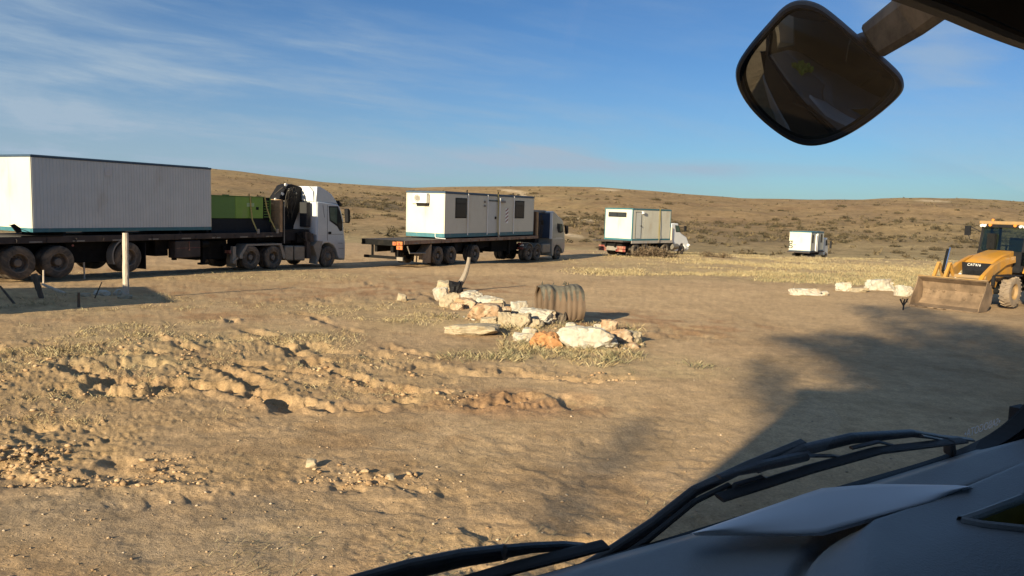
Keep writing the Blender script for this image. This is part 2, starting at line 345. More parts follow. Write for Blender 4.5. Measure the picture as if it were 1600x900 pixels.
def zg_smooth(x, y):
    x = np.asarray(x, float); y = np.asarray(y, float)
    r = np.hypot(x, y); cy = np.maximum(y, .55*r); Y = np.where(y > 0, cy, .55*r)
    px = 800+1200*x/np.maximum(y, .4*np.abs(x)+1e-3); px = np.where(y > 0, px, np.where(x > 0, 2600, -900))
    near = np.where(y > 0, -.022*np.clip(y, 0, 200), .0)
    wr = sstep(px, 900, 1200)
    zv = -3.1*(1-wr)+-3.85*wr
    n = np.minimum(near, 99); z = n*(1-sstep(Y, 76, 106))+zv*sstep(Y, 76, 106)
    H = np.interp(px, SKY_PX, SKY_E)/1200*450+CZ
    s = np.clip((Y-112)/(450-112), 0, 1); rise = s**1.35
    z = z+(H-zv)*rise+np.clip(Y-450, 0, None)*-.01
    z = z+sstep(Y, 130, 230)*(1-.75*sstep(Y, 340, 440))*(fbm(x, y, .012, 3, 5)*3.2+fbm(x, y, .05, 2, 9)*.7)
    z = z+.28*np.exp(-((x-12)**2+(y-63)**2)/60.)+.16*np.exp(-((x-.4)/2.4)**2-((y-18.6)/2.2)**2)
    z = z+fbm(x, y, .12, 2, 3)*.10*sstep(r, 6, 16)*(1-sstep(r, 60, 90))
    return z
def zg(x, y):
    x = np.asarray(x, float); y = np.asarray(y, float); z = zg_smooth(x, y)
    r = np.hypot(x, y); nearw = 1-sstep(r, 45, 85)
    A = rough_mask(x, y)*nearw
    lump = fbm(x, y, 1.0, 2, 11); mid = fbm(x, y, 2.6, 3, 12); fine = fbm(x, y, 8.5, 3, 13)
    patch = sstep(fbm(x, y, .8, 2, 15), -.25, .35); rid = fbm(x, y, 5.2, 3, 14); A2 = A*(.25+.75*patch)
    z = z+A*.035*lump+A2*(.028*(1-np.abs(mid)*2.6)*sstep(lump, -.25, .3)+.034*(1-np.abs(rid)*3.2)*sstep(mid, 0, .3)+.024*fine)+A*(.016*fbm(x, y, 17, 2, 16)+.016*(1-np.abs(fbm(x, y, 11, 2, 17))*3.5)*sstep(rid, -.1, .3))
    pit = vnoise(x*2.2+7, y*3.0+3, 21)*(.45+.55*vnoise(x*.8, y*.8, 22)); z = z-A*.10*sstep(pit, .53, .64)
    z = z+(.006*fine+.012*mid)*nearw
    for P, wd, dp in RUTW:
        dx = fbm(x, y, .5, 2, 31)*.3+fbm(x, y, 3.5, 2, 34)*.07; dy = fbm(x, y, .5, 2, 32)*.3+fbm(x, y, 3.5, 2, 35)*.07
        d, t = seg_dist(x+dx, y+dy, P, True); d = d/(wd*.62)
        br = (.12+.88*sstep(vnoise(x*1.1, y*1.1, 36), .3, .62))*(.35+.65*sstep(np.sin(t*2*PI/.34+d*1.2), -.3, .5))
        z = z+dp*br*(-1.0*np.exp(-d*d*1.3)+.5*np.exp(-((d-1.45)/.45)**2))
    return z+0.
def gz(x, y): return float(zg(np.array([x]), np.array([y]))[0])
def gs(x, y): return float(zg_smooth(np.array([x]), np.array([y]))[0])
def mixc(c, c2, t): return c*(1-t[:, None])+np.array(c2)*t[:, None]
def dirt_colour(x, y, z):
    n = len(x); c = np.tile(np.array([.42, .30, .182]), (n, 1)); r = np.hypot(x, y)
    a = fbm(x, y, .35, 4, 41); b = fbm(x, y, 1.9, 4, 42); d = fbm(x, y, 9, 3, 43)
    c = mixc(c, (.46, .335, .205), sstep(a, -.1, .5)); c = mixc(c, (.34, .23, .13), sstep(b, .05, .55)*.65)
    road = np.maximum.reduce([ell(x, y, 1150, 470, 9, 9), ell(x, y, 760, 425, 9, 3), ell(x, y, 1080, 600, 4, 5)]); c = mixc(c, (.52, .375, .225), road*.75)
    rm = rough_mask(x, y); c = mixc(c, (.42, .295, .16), sstep(rm, .2, .7)*.6)
    red = np.maximum.reduce([ell(x, y, 330, 470, 7, 5), ell(x, y, 640, 445, 6, 6), ell(x, y, 1000, 500, 4, 3), ell(x, y, 760, 625, 2.4, 1), ell(x, y, 120, 425, 9, 4)])
    c = mixc(c, (.34, .20, .11), red*sstep(b+.4*a, -.15, .4)*.75)
    gr = grass_mask(x, y); c = mixc(c, (.47, .37, .21), gr*.7*sstep(b+d*.5, -.4, .2)); c = mixc(c, (.28, .23, .13), gr*.5*sstep(-b, .1, .5))
    grey = np.maximum(ell(x, y, 200, 800, 2.2, .7, .1), ell(x, y, 330, 850, 1.2, .6)); c = mixc(c, (.33, .27, .20), grey*.6*sstep(a+b*.5, -.4, .3))
    for P, wd, dp in RUTW:
        q = seg_dist(x, y, P)/wd; c = mixc(c, (.30, .19, .11), np.exp(-q*q)*.35*min(1, dp*12))
    return c*np.array([1.12, 1.065, 1.02])*(1+.10*np.clip(d, -1, 1))[:, None]
def grass_mask(x, y):
    g = np.zeros_like(x)
    g = np.maximum(g, .9*sstep(y+x*.05, 33+.0*x, 40)*sstep(x-(y-33)*.18, 0., 5.)*(1-sstep(y, 88, 100)))
    for a in ((1150, 405, 13, 9), (1330, 440, 9, 5.5), (960, 412, 5, 6), (1100, 420, 9, 5)): g = np.maximum(g, .9*ell(x, y, *a))
    for a in ((90, 470, 5.5, 3.6), (300, 520, 4, 2.4), (540, 480, 3.4, 3.), (700, 500, 2.6, 2.2), (900, 555, 2.8, 1.2), (1040, 575, 1.6, .9), (130, 560, 2.6, 1.2), (430, 430, 6, 4), (230, 430, 4, 2.4)): g = np.maximum(g, .75*ell(x, y, *a))
    # far flats behind the trucks
    g = np.maximum(g, .55*sstep(y, 62, 85)*sstep(fbm(x, y, .06, 3, 51), -.35, .3))
    return np.clip(g, 0, 1)
def hill_colour(x, y):
    n = len(x); c = np.tile(np.array([.31, .21, .112]), (n, 1)); Y = np.maximum(y, 1.); px = 800+1200*x/Y
    a = fbm(x, y, .012, 4, 61); b = fbm(x, y, .06, 4, 62); d = fbm(x, y, .35, 3, 63)
    c = mixc(c, (.33, .235, .12), sstep(a, -.2, .3)*.8); c = mixc(c, (.235, .15, .082), sstep(b, .05, .6)*.75)
    c = mixc(c, (.36, .28, .155), (1-sstep(Y, 105, 190))*sstep(b+a, -.5, .2)*.8)
    sc = scrub_mask(x, y); c = mixc(c, (.14, .108, .068), sc*sstep(d+b, -.35, .3)*.85)
    for (qx, e, wx, we, ang) in ((798, 26, 22, 2.2, -.25), (812, 19, 9, 3.5, -.8), (945, 32, 20, 1.4, -.1), (1448, 30, 26, 1.3, .0), (905, -14, 26, 2.2, -.35), (890, -40, 20, 3, -.4)):
        pe = (zg_smooth(x, y)-CZ)/Y*1200; u = (px-qx)/wx; v = (pe-e-(px-qx)*ang*.3)/we
        c = mixc(c, (.62, .48, .32), (1-sstep(np.sqrt(u*u+v*v)+.4*d, .6, 1.3))*.8)
    return c*(1+.16*np.clip(d, -1, 1))[:, None]
def scrub_mask(x, y):
    Y = np.maximum(y, 1.); px = 800+1200*x/Y; pe = (zg_smooth(x, y)-CZ)/Y*1200
    g = (1-sstep(np.abs(pe+24-6*np.sin(px*.01))/17, .5, 1.3))*.9*sstep(px, 820, 900)
    g = np.maximum(g, (1-sstep(np.abs(pe+6)/24, .6, 1.2))*(1-sstep(np.abs(px-620)/110, .7, 1.2)))
    return g*sstep(fbm(x, y, .03, 3, 71), -.45, .15)

az_f = np.linspace(math.atan(-1000/1200), math.atan(1000/1200), 40)
tanc = np.linspace(-950/1200, 950/1200, 880); azf = np.arctan(tanc)
azb = np.linspace(azf[-1], 2*PI+azf[0], 64)[1:-1]
AZ = np.concatenate([azf, azb])
R1 = np.concatenate([[.4, 1.2, 2.0], 1/np.linspace(1/2.8, 1/115, 500)]); R2 = np.geomspace(115, 2600, 150)
def polar(Rr):
    r, a = np.meshgrid(Rr, AZ, indexing='ij'); return (r*np.sin(a)).ravel(), (r*np.cos(a)).ravel(), r.shape
def grid_faces(nr, na):
    i, j = np.meshgrid(np.arange(nr-1), np.arange(na), indexing='ij'); j2 = (j+1) % na
    return np.stack([i*na+j, i*na+j2, (i+1)*na+j2, (i+1)*na+j], -1).reshape(-1, 4)[:, ::-1]
def ground_mat(name, scales, bumpd, bscale):
    m = bpy.data.materials.new(name); m.use_nodes = True; t = m.node_tree; b = t.nodes['Principled BSDF']
    b.inputs['Roughness'].default_value = .95; b.inputs['Specular IOR Level'].default_value = .12
    a = N(t, 'ShaderNodeVertexColor', layer_name='col'); tcn = N(t, 'ShaderNodeTexCoord'); last = a.outputs[0]
    for sc, lo, hi in scales:
        nz = N(t, 'ShaderNodeTexNoise', ins={'Scale': sc, 'Detail': 6., 'Roughness': .65}); t.links.new(tcn.outputs['Object'], nz.inputs['Vector'])
        mr = N(t, 'ShaderNodeValToRGB'); mr.color_ramp.elements[0].position = .34; mr.color_ramp.elements[1].position = .68
        mr.color_ramp.elements[0].color = (lo, lo, lo*.98, 1); mr.color_ramp.elements[1].color = (hi, hi, hi, 1); t.links.new(nz.outputs['Fac'], mr.inputs[0])
        mx = N(t, 'ShaderNodeMix', data_type='RGBA', blend_type='MULTIPLY'); mx.inputs['Factor'].default_value = 1
        t.links.new(last, mx.inputs['A']); t.links.new(mr.outputs[0], mx.inputs['B']); last = mx.outputs['Result']
    t.links.new(last, b.inputs['Base Color']); nrm = None
    for sc, st, dist in bscale:
        nb = N(t, 'ShaderNodeTexNoise', ins={'Scale': sc, 'Detail': 6., 'Roughness': .7}); t.links.new(tcn.outputs['Object'], nb.inputs['Vector'])
        bp = N(t, 'ShaderNodeBump', ins={'Strength': st, 'Distance': dist}); t.links.new(nb.outputs['Fac'], bp.inputs['Height'])
        if nrm is not None: t.links.new(nrm, bp.inputs['Normal'])
        nrm = bp.outputs[0]
    t.links.new(nrm, b.inputs['Normal']); return m
GM = ground_mat('packed_dirt', ((.8, .88, 1.1), (5, .84, 1.13), (34, .74, 1.2), (120, .82, 1.14)), 0, ((7, .35, .06), (40, .6, .022), (140, .7, .008)))
HM = ground_mat('steppe_hillside', ((.05, .85, 1.1), (.4, .78, 1.2), (2.2, .7, 1.25)), 0, ((.4, .5, .6), (2.2, .6, .3)))
x, y, sh = polar(R1); z = zg(x, y); c = dirt_colour(x, y, z)
fade = sstep(np.hypot(x, y), 85, 115); c = c*(1-fade[:, None])+hill_colour(x, y)*fade[:, None]
g = obj_from('ground', np_mesh('ground', np.stack([x, y, z], -1), grid_faces(*sh), GM, c, 4, True)); tag(g, 'tan packed dirt yard with churned ruts and patches of dry grass', kind='structure')
x, y, sh = polar(R2); z = zg(x, y)
g = obj_from('hills', np_mesh('hills', np.stack([x, y, z], -1), grid_faces(*sh), HM, hill_colour(x, y), 4, True)); tag(g, 'low rolling tan steppe hills behind the trucks', kind='structure')
del x, y, z, c

# ------------------------------------------------------------------ the cab the picture is taken from
TH = math.radians(32.284); Y0 = .7192
VX = np.array([math.cos(TH), math.sin(TH), 0]); VY = np.array([-math.sin(TH), math.cos(TH), 0])
def Vc(p): return np.array([p@VX, p@VY, p[2]])
def gl(px, py, off=0.):                     # point on the windshield plane (off = metres in front of it)
    r = Vc(ray(px, py)); s = (Y0+off-.26*.45)/(r[1]+.26*r[2]); return tuple(float(q) for q in r*s)
def vray(px, py, d): return tuple(float(q) for q in Vc(ray(px, py))*d)
def gy(z, off=0.): return Y0+off-.26*(z+.45)
cab = thing('delivery_truck', 'dark truck cab the view looks out of, with windshield, wipers and kerb mirror', 'truck', (0, 0, 0), TH)
B = lambda: MB(CZ)
# windshield opening, an uneven rounded outline
inner = [(-.70, -.45), (.30, -.456), (.56, -.454), (.70, -.452), (.85, -.448), (1.0, -.443), (1.2, -.440), (1.38, -.438), (1.50, -.430), (1.60, -.412), (1.675, -.372), (1.725, -.305), (1.75, -.20), (1.75, .0), (1.72, .12), (1.64, .20), (1.56, .236), (1.40, .243), (1.144, .246), (.917, .260), (.3, .27), (-.6, .27), (-.72, .2), (-.76, 0.), (-.76, -.3), (-.74, -.42)]
for _ in range(2):
    inner = [q_ for a, b in zip(inner, inner[1:]+inner[:1]) for q_ in ((a[0]*.75+b[0]*.25, a[1]*.75+b[1]*.25), (a[0]*.25+b[0]*.75, a[1]*.25+b[1]*.75))]
cx, cz = .45, -.1
outer = []
for x_, z_ in inner:
    dx, dz = x_-cx, z_-cz; k = min((1.50 if dx > 0 else 1.45)/abs(dx) if dx else 9e9, (.62 if dz > 0 else .85)/abs(dz) if dz else 9e9); outer.append((cx+dx*k, cz+dz*k))
n = len(inner)
def ring(a, b, o0, o1):
    q = B(); vs = [(x_, gy(z_, o), z_) for o in (o0, o1) for L in (a, b) for x_, z_ in L]; fs = []
    for i in range(n):
        j = (i+1) % n
        fs += [(i, j, n+j, n+i), (2*n+i, 3*n+i, 3*n+j, 2*n+j), (i, 2*n+i, 2*n+j, j), (n+i, n+j, 3*n+j, 3*n+i)]
    q.add(vs, fs); return q
ring(inner, outer, -.014, .03).build('front_panel', M['frit'], cab)
seal_in = [(cx+(x_-cx)*.993, cz+(z_-cz)*.988) for x_, z_ in inner]
ring([(x_, z_) for x_, z_ in seal_in], inner, -.010, .012).build('windshield_seal', M['frit'], cab)
gm = bpy.data.materials.new('windshield_glass'); gm.use_nodes = True; t = gm.node_tree; t.nodes.clear()
o_ = N(t, 'ShaderNodeOutputMaterial'); tr = N(t, 'ShaderNodeBsdfTransparent'); tr.inputs[0].default_value = (.965, .975, .97, 1); gs_ = N(t, 'ShaderNodeBsdfGlossy'); gs_.inputs['Roughness'].default_value = .03
def schlick(t, f0):
    g_ = N(t, 'ShaderNodeNewGeometry'); d_ = N(t, 'ShaderNodeVectorMath', operation='DOT_PRODUCT'); t.links.new(g_.outputs['Incoming'], d_.inputs[0]); t.links.new(g_.outputs['Normal'], d_.inputs[1])
    return math_(t, 'ADD', math_(t, 'MULTIPLY', math_(t, 'POWER', math_(t, 'SUBTRACT', 1., math_(t, 'ABSOLUTE', d_.outputs['Value'])), 5.), 1-f0), f0)
mx = N(t, 'ShaderNodeMixShader')
t.links.new(schlick(t, .022), mx.inputs[0]); t.links.new(tr.outputs[0], mx.inputs[1]); t.links.new(gs_.outputs[0], mx.inputs[2]); t.links.new(mx.outputs[0], o_.inputs[0])
q = B(); k = len(inner); q.add([(x_, gy(z_, .004), z_) for x_, z_ in inner], [tuple(range(k))]); q.build('windshield', gm, cab)
# print on the glass, read in mirror writing from inside
def text_mesh(name, body, size, m, parent, loc, rot, sx=1., extrude=.0004, shear=0.):
    cu = bpy.data.curves.new(name+'_c', 'FONT'); cu.body = body; cu.size = size; cu.align_x = 'CENTER'; cu.align_y = 'CENTER'; cu.extrude = extrude; cu.shear = shear
    to = bpy.data.objects.new(name+'_c', cu); COL.objects.link(to); dg = bpy.context.evaluated_depsgraph_get(); me = bpy.data.meshes.new_from_object(to.evaluated_get(dg)); bpy.data.objects.remove(to)
    for v in me.vertices: v.co.x *= sx
    me.materials.clear(); me.materials.append(m); o = obj_from(name, me, parent, loc); o.rotation_euler = rot; return o
text_mesh('glass_print', '•SABOGOTA•', .021, M['sticker'], cab, (1.481, gy(-.378, .0035), -.378+CZ), (PI/2, -.07, 0), -1, .0002, shear=-.1)
# dashboard: shelf by the glass, a groove, and a padded top with a sunk tray
nx, ny = 300, 130; xs = np.linspace(-.75, 1.9, nx); ys = np.linspace(.05, .716, ny); X, Yg = np.meshgrid(xs, ys, indexing='ij')
yc = np.where(X > .95, .592, .592-.9*(np.clip(.95-X, 0, 1))**2*1.6); yc = np.maximum(yc, .40)
Zs = -.422-.012*sstep(Yg, .68, .716)+.012*sstep(X, 1.0, 1.7)
Zp = -.392+.02*sstep(X, 1.0, 1.75)-.16*np.clip((.50-Yg)/.45, 0, 1)**1.7+.006*np.sin(X*5)
wd_ = .5*np.clip(.95-X, 0, .25); ss = sstep((Yg-yc)/(1+wd_/.026), -.022, .004); Z = Zp*(1-ss)+Zs*ss-.016*np.exp(-((Yg-yc-.010)/.007)**2)
def onz(px, py, z):
    c_ = Vc(ray(px, py)); return (float(c_[0]*z/c_[2]), float(c_[1]*z/c_[2]))
tray = [onz(px, py, -.375) for px, py in ((1504, 790), (1530, 783), (1600, 763), (1690, 738), (1720, 822), (1600, 801), (1535, 796))]
def inpoly(x, y, P):
    r = np.zeros(x.shape, bool)
    for (a, b), (c, d) in zip(P, P[1:]+P[:1]):
        cnd = ((b > y) != (d > y)) & (x < (c-a)*(y-b)/(d-b+1e-12)+a); r ^= cnd
    return r
i, j = np.meshgrid(np.arange(nx-1), np.arange(ny-1), indexing='ij'); F = np.stack([i*ny+j, (i+1)*ny+j, (i+1)*ny+j+1, i*ny+j+1], -1).reshape(-1, 4)
xf, yf = X.ravel()[F].mean(1), Yg.ravel()[F].mean(1); F = F[~inpoly(xf, yf, tray)]
me = np_mesh('dashboard', np.stack([X.ravel(), Yg.ravel(), Z.ravel()+CZ], -1), F, M['dash'], None, 4, True); dsh = obj_from('dashboard', me, cab)
def dz(x_, y_): return float(Z[int(np.argmin(abs(xs-x_))), int(np.argmin(abs(ys-y_)))])
q = B(); q.prism(tray, -.458, -.454, 'xy'); q.build('tray_lining', M['tray'], dsh)
nt_ = len(tray); q = B(); q.add([(a, b, -.456) for a, b in tray]+[(a, b, dz(a, b)+.003) for a, b in tray], [(k, (k+1) % nt_, nt_+(k+1) % nt_, nt_+k) for k in range(nt_)]); q.build('tray_wall', M['tray'], dsh)
q = B(); q.tube([(a, b, dz(a, b)+.001) for a, b in tray+tray[:1]], .0065, 8, cap=False); q.build('tray_rim', M['dash'], dsh, smooth=True)
q = B(); q.box(-.75, 1.9, .0, .06, -1.2, -.56); q.build('dashboard_face', M['interior'], dsh)
# papers on the shelf
def paper(dz, shrink, name, label):
    top = [(1080, 833), (1281, 763), (1366, 756), (1440, 757), (1496, 758), (1516, 760)]; bot = [(1079, 834), (1275, 834), (1366, 808), (1457, 783), (1498, 768), (1517, 761)]
    P = []; nU, nV = 30, 9
    for u in np.linspace(0, 1, nU):
        f = u*(len(top)-1); a = min(int(f), len(top)-2); w_ = f-a
        tp = np.array(top[a])*(1-w_)+np.array(top[a+1])*w_; bt = np.array(bot[a])*(1-w_)+np.array(bot[a+1])*w_
        for v in np.linspace(0, 1, nV):
            pz = -.398+dz+.008*math.sin(v*PI)*(.3+u)+.003*math.sin(u*7+v*3); pp = tp*(1-v)+bt*v+np.array(shrink)*v
            r = ray(*pp); k_ = pz/r[2]; c_ = Vc(r*k_); P.append((c_[0], c_[1], c_[2]+CZ))
    fs = [(a*nV+b, a*nV+b+1, (a+1)*nV+b+1, (a+1)*nV+b) for a in range(nU-1) for b in range(nV-1)]
    V_ = [tuple(VX[k2]*p[0]+VY[k2]*p[1] for k2 in (0, 1))+(p[2],) for p in P]
    me_ = bpy.data.meshes.new(name); me_.from_pydata(V_, [], fs); me_.materials.append(M['paper']); o = obj_from(name, me_); me_.polygons.foreach_set('use_smooth', [True]*len(fs))
    s_ = o.modifiers.new('s', 'SOLIDIFY'); s_.thickness = .0006; tag(o, label, 'paper', 'papers on the dashboard'); return o
paper(0, (0, 0), 'paper_sheet', 'white paper sheet lying on the dashboard, topmost of the two'); 
o = paper(-.006, (9, 3), 'paper_sheet', 'white paper sheet on the dashboard showing only as a thin edge under the other')
vm = B(); nv = 10; G = [[(-.02+.034*a_, .37+.02*b_+.01*math.sin(a_), -.395+.018*math.sin(a_*1.7+b_)+.012*math.cos(b_*2.1)) for b_ in range(nv)] for a_ in range(nv)]
vm.add([p for r0 in G for p in r0]+[(p[0], p[1], p[2]+.03) for r0 in G for p in r0], [(a_*nv+b_, a_*nv+b_+1, (a_+1)*nv+b_+1, (a_+1)*nv+b_) for a_ in range(nv-1) for b_ in range(nv-1)]+[(100+a_*nv+b_, 100+a_*nv+b_+1, 100+(a_+1)*nv+b_+1, 100+(a_+1)*nv+b_) for a_ in range(nv-1) for b_ in range(nv-1)])
vo = vm.build('safety_vest', M['hivis'], None, stuff=True); del vo['kind']; vo.rotation_euler = (0, 0, TH); tag(vo, 'crumpled yellow-green safety vest on the dashboard, glimpsed in the kerb mirror', 'safety vest')
# shell of the cab and the cargo body behind it
q = B(); q.prism([(-.85, -1.3), (-.85, .55), (1.75, .55), (1.75, -1.3)], -1.45, -1.40, 'xz'); q.build('rear_wall', M['interior'], cab)
q = B(); q.box(-.95, 1.95, -1.45, gy(.5, .02), .52, .57); q.build('cab_roof', M['interior'], cab)
q = B(); q.box(-.95, 1.95, -1.45, .86, -1.36, -1.30); q.build('cab_floor', M['interior'], cab)
def side(x0, x1, wy0, wy1, name, mm):
    q = B(); q.box(x0, x1, -1.45, wy0, -1.3, .52); q.box(x0, x1, wy1, .85, -1.3, -.42); q.box(x0, x1, wy0, wy1, -1.3, -.42)
    q.prism([(gy(-.42), -.42), (gy(.52), .52), (wy1, .52), (wy1, -.42)], x0, x1, 'yz'); q.box(x0, x1, wy0, wy1, .22, .52); return q.build(name, mm, cab)
side(-1.0, -.95, .12, .50, 'left_door', M['interior']); side(1.90, 1.95, -.6, .45, 'right_door', M['interior'])
q = B(); q.box(-1.0, 1.95, .80, .90, -1.95, -.95); q.build('front_bumper', M['cabred'], cab, bevel=.03)
q = B(); q.box(-1.02, 1.97, -7.5, -1.6, -1.2, 1.35); q.build('cargo_box', M['cabred'], cab, bevel=.03)
q = B(); q.prism([(-1.4, .57), (.25, .57), (-.5, 1.05), (-1.4, 1.2)], -.7, 1.65, 'yz'); q.build('roof_fairing', M['cabred'], cab)
q = B(); q.box(.0, .25, -7.3, .5, -1.6, -1.2); q.box(.75, 1.0, -7.3, .5, -1.6, -1.2); q.build('chassis', M['chassis'], cab)
for yy in (-.45, -5.6):
    for xx in (-.95, 1.62):
        q = B(); q.lathe([(.25, 0), (.40, 0), (.46, .03), (.48, .1), (.48, .2), (.46, .27), (.40, .3), (.25, .3)], (xx, yy, -1.82), 'x', 28); q.lathe([(.02, .06), (.25, .04), (.26, .25), (.02, .2)], (xx, yy, -1.82), 'x', 20); q.build('wheel', M['rubber'], cab, smooth=True)
# kerb mirror in front of the windshield
mc = np.array(vray(1280, 115, 1.50)); aim = np.array([.45, .45, -.40])-mc; mn = unit(unit(-mc)+unit(aim))
hx = unit(np.cross([0, 0, 1], mn)); hz = unit(np.cross(mn, hx))
outl = [(1275, 8), (1298, 23), (1345, 64), (1390, 103), (1408, 121), (1413, 136), (1404, 152), (1372, 180), (1336, 205), (1302, 222), (1271, 229), (1244, 225), (1214, 208), (1180, 179), (1158, 149), (1149, 122), (1152, 100), (1170, 73), (1200, 39), (1224, 12), (1248, 3)]
def mpt(px, py):
    r = Vc(ray(px, py)); s = (mc@mn)/(r@mn); p = r*s-mc; return np.array([p@hx, p@hz])
O2 = np.array([mpt(*p) for p in outl])
def smooth_loop(P, k=3):
    for _ in range(k):
        Q = []; 
        for a, b in zip(P, np.roll(P, -1, 0)): Q += [a*.75+b*.25, a*.25+b*.75]
        P = np.array(Q)
    return P
O2 = smooth_loop(O2*1.01, 2); oc = O2.mean(0); nm_ = len(O2)
def mloop(sc, d): return [tuple(mc+hx*(oc[0]+(p[0]-oc[0])*sc)+hz*(oc[1]+(p[1]-oc[1])*sc)+mn*d) for p in O2]
def loft(q, loops, cap0=False, cap1=True):
    b = len(q.v); n_ = len(loops[0])
    for L in loops: q.v += L
    for a in range(len(loops)-1):
        for k in range(n_): k2 = (k+1) % n_; q.f.append((b+a*n_+k, b+a*n_+k2, b+(a+1)*n_+k2, b+(a+1)*n_+k))
    if cap0: q.f.append(tuple(b+k for k in range(n_)))
    if cap1: q.f.append(tuple(b+(len(loops)-1)*n_+k for k in range(n_))[::-1])
    return q
q = loft(B(), [mloop(.90, -.012), mloop(.915, .004), mloop(.935, .009), mloop(.975, .007), mloop(1.0, -.004), mloop(1.0, -.03), mloop(.96, -.06), mloop(.82, -.09), mloop(.5, -.105), mloop(.2, -.11)])
mh = q.build('mirror_housing', mat('mirror_housing_plastic', (.010, .010, .011), .5, var=.2, dirt=(.05, .038, .028), dirt_amt=.1), cab, smooth=True)
mg = bpy.data.materials.new('mirror_glass'); mg.use_nodes = True; b_ = mg.node_tree.nodes['Principled BSDF']; b_.inputs['Metallic'].default_value = 1; b_.inputs['Roughness'].default_value = .0; b_.inputs['Base Color'].default_value = (.19, .21, .22, 1)
Rc = .55; loops = []
for sc in (.925, .8, .65, .5, .35, .2, .08): 
    L = []
    for p in O2:
        e = (p-oc)*sc; L.append(tuple(mc+hx*(oc[0]+e[0])+hz*(oc[1]+e[1])+mn*(math.sqrt(Rc*Rc-e@e)-Rc+.020-.012)))
    loops.append(L)
q = loft(B(), loops); og = q.build('mirror_glass', mg, mh, smooth=True)
p0, p1, p2, p3 = vray(1364, 64, 1.46), vray(1425, 22, 1.40), vray(1520, -50, 1.26), vray(1640, -120, 1.02)
HW = 1.
def flat_bar(pts, hw, hd, up):
    q = B(); L = []
    for i_, p in enumerate(pts):
        d = unit(np.array(pts[min(i_+1, len(pts)-1)])-np.array(pts[max(i_-1, 0)])); u = unit(np.cross(d, up)); v = unit(np.cross(u, d)); L.append([tuple(np.array(p)+u*a*hw[i_]*HW+v*b*hd) for a, b in ((-1, -.6), (-.6, -1), (.6, -1), (1, -.6), (1, .6), (.6, 1), (-.6, 1), (-1, .6))])
    return loft(q, L, True, True)
q = flat_bar([p0, p1, p2, p3], [.036, .042, .044, .044], .022, unit(mc)); am = mat('dusty_mirror_arm', (.03, .026, .022), .5, var=.4, scale=8, dirt=(.40, .31, .21), dirt_amt=.42)
arm = q.build('mirror_arm', am, cab, bevel=.004)
q = B(); q.tube([vray(1338, 72, 1.55), vray(1352, 70, 1.50), vray(1372, 66, 1.46)], [.022, .026, .024], 12); q.build('mirror_joint', M['blackp'], arm, smooth=True)
# wipers, just outside the glass
HW = .68
def wbar(pts, off, hw, hd=.006):
    P = [np.array(gl(px, py, off)) for px, py in pts]; return flat_bar(P, hw, hd, np.array([0, .97, .25]))
q = wbar([(540, 920), (640, 890), (720, 872), (792, 862)], .055, [.020, .018, .0155, .013], .008); a1 = q.build('wiper_arm', M['blackp'], cab, bevel=.002)
q = wbar([(788, 862), (830, 856), (880, 853), (915, 853)], .04, [.012, .009, .008, .004], .005); q.build('wiper_bracket', M['blackp'], a1)
q = wbar([(720, 912), (800, 888), (880, 868), (946, 851)], .022, [.0045, .005, .005, .004], .009); q.build('wiper_blade', M['frit'], a1)
q = wbar([(890, 905), (950, 868), (1023, 818), (1085, 767), (1170, 727), (1256, 691)], .055, [.016, .015, .013, .0085, .0075, .0065], .008); a2 = q.build('wiper_arm', M['blackp'], cab, bevel=.002)
q = wbar([(940, 892), (1010, 845), (1085, 784), (1140, 757)], .035, [.006, .006, .004, .003], .004); q.build('wiper_hose', M['frit'], a2)
q = wbar([(1180, 735), (1255, 703), (1330, 685), (1424, 677), (1475, 684), (1519, 687)], .045, [.005, .0135, .013, .009, .006, .003], .007); q.build('wiper_bracket', M['blackp'], a2, bevel=.0015)
q = wbar([(1123, 745), (1190, 728), (1262, 712)], .036, [.003, .012, .012], .005); q.build('wiper_bracket', M['blackp'], a2)
q = wbar([(1124, 778), (1194, 756), (1262, 734), (1372, 704), (1506, 688)], .02, [.004, .0052, .0052, .005, .0035], .009); q.build('wiper_blade', M['frit'], a2)
for pp in (((1132, 774), (1150, 757), (1190, 745), (1210, 750)), ((1262, 712), (1300, 712), (1330, 717)), ((1330, 700), (1372, 690), (1400, 697)), ((1440, 681), (1495, 692))):
    wbar(list(pp), .03, [.003]*len(pp), .004).build('wiper_yoke', M['blackp'], a2)
wbar([(1483, 690), (1484, 707)], .02, [.008, .010], .01).build('wiper_stop', M['frit'], cab)

# ------------------------------------------------------------------ lorries: helpers
class Fr:
    """a vehicle's own frame: t forward, s towards the viewer's side; z is measured from eye height"""
    def __init__(f, deg, px, py, depth):
        a = math.radians(deg); f.a = a; f.D = np.array([math.sin(a), math.cos(a), 0]); f.N = np.array([math.cos(a), -math.sin(a), 0]); f.C = ray(px, py)*depth; f.C[2] = 0
    def sp(f, px, py, s=.1):
        r = ray(px, py); Bp = f.C+f.N*s; k, t = np.linalg.solve(np.array([[r[0], -f.D[0]], [r[1], -f.D[1]]]), Bp[:2]); return (float(t), float(k*r[2]))
    def bp(f, px, py, t):
        r = ray(px, py); Bp = f.C+f.D*t; k, s = np.linalg.solve(np.array([[r[0], -f.N[0]], [r[1], -f.N[1]]]), Bp[:2]); return (float(-s), float(k*r[2]))
    def poly(f, pts, s=.1): return [f.sp(px, py, s) for px, py in pts]
    def thing(f, name, label, cat, t0, z0, y0=0., group=None):
        c = f.C+f.D*t0-f.N*y0; o = thing(name, label, cat, (c[0], c[1], z0+CZ), PI/2-f.a, group); o['_o'] = 0; del o['_o']; f.t0, f.z0, f.y0 = t0, z0, y0; return o
    def B(f):
        q = MB(-f.z0); q.x = -f.t0; q.yy = -f.y0; return q
_wm = {}
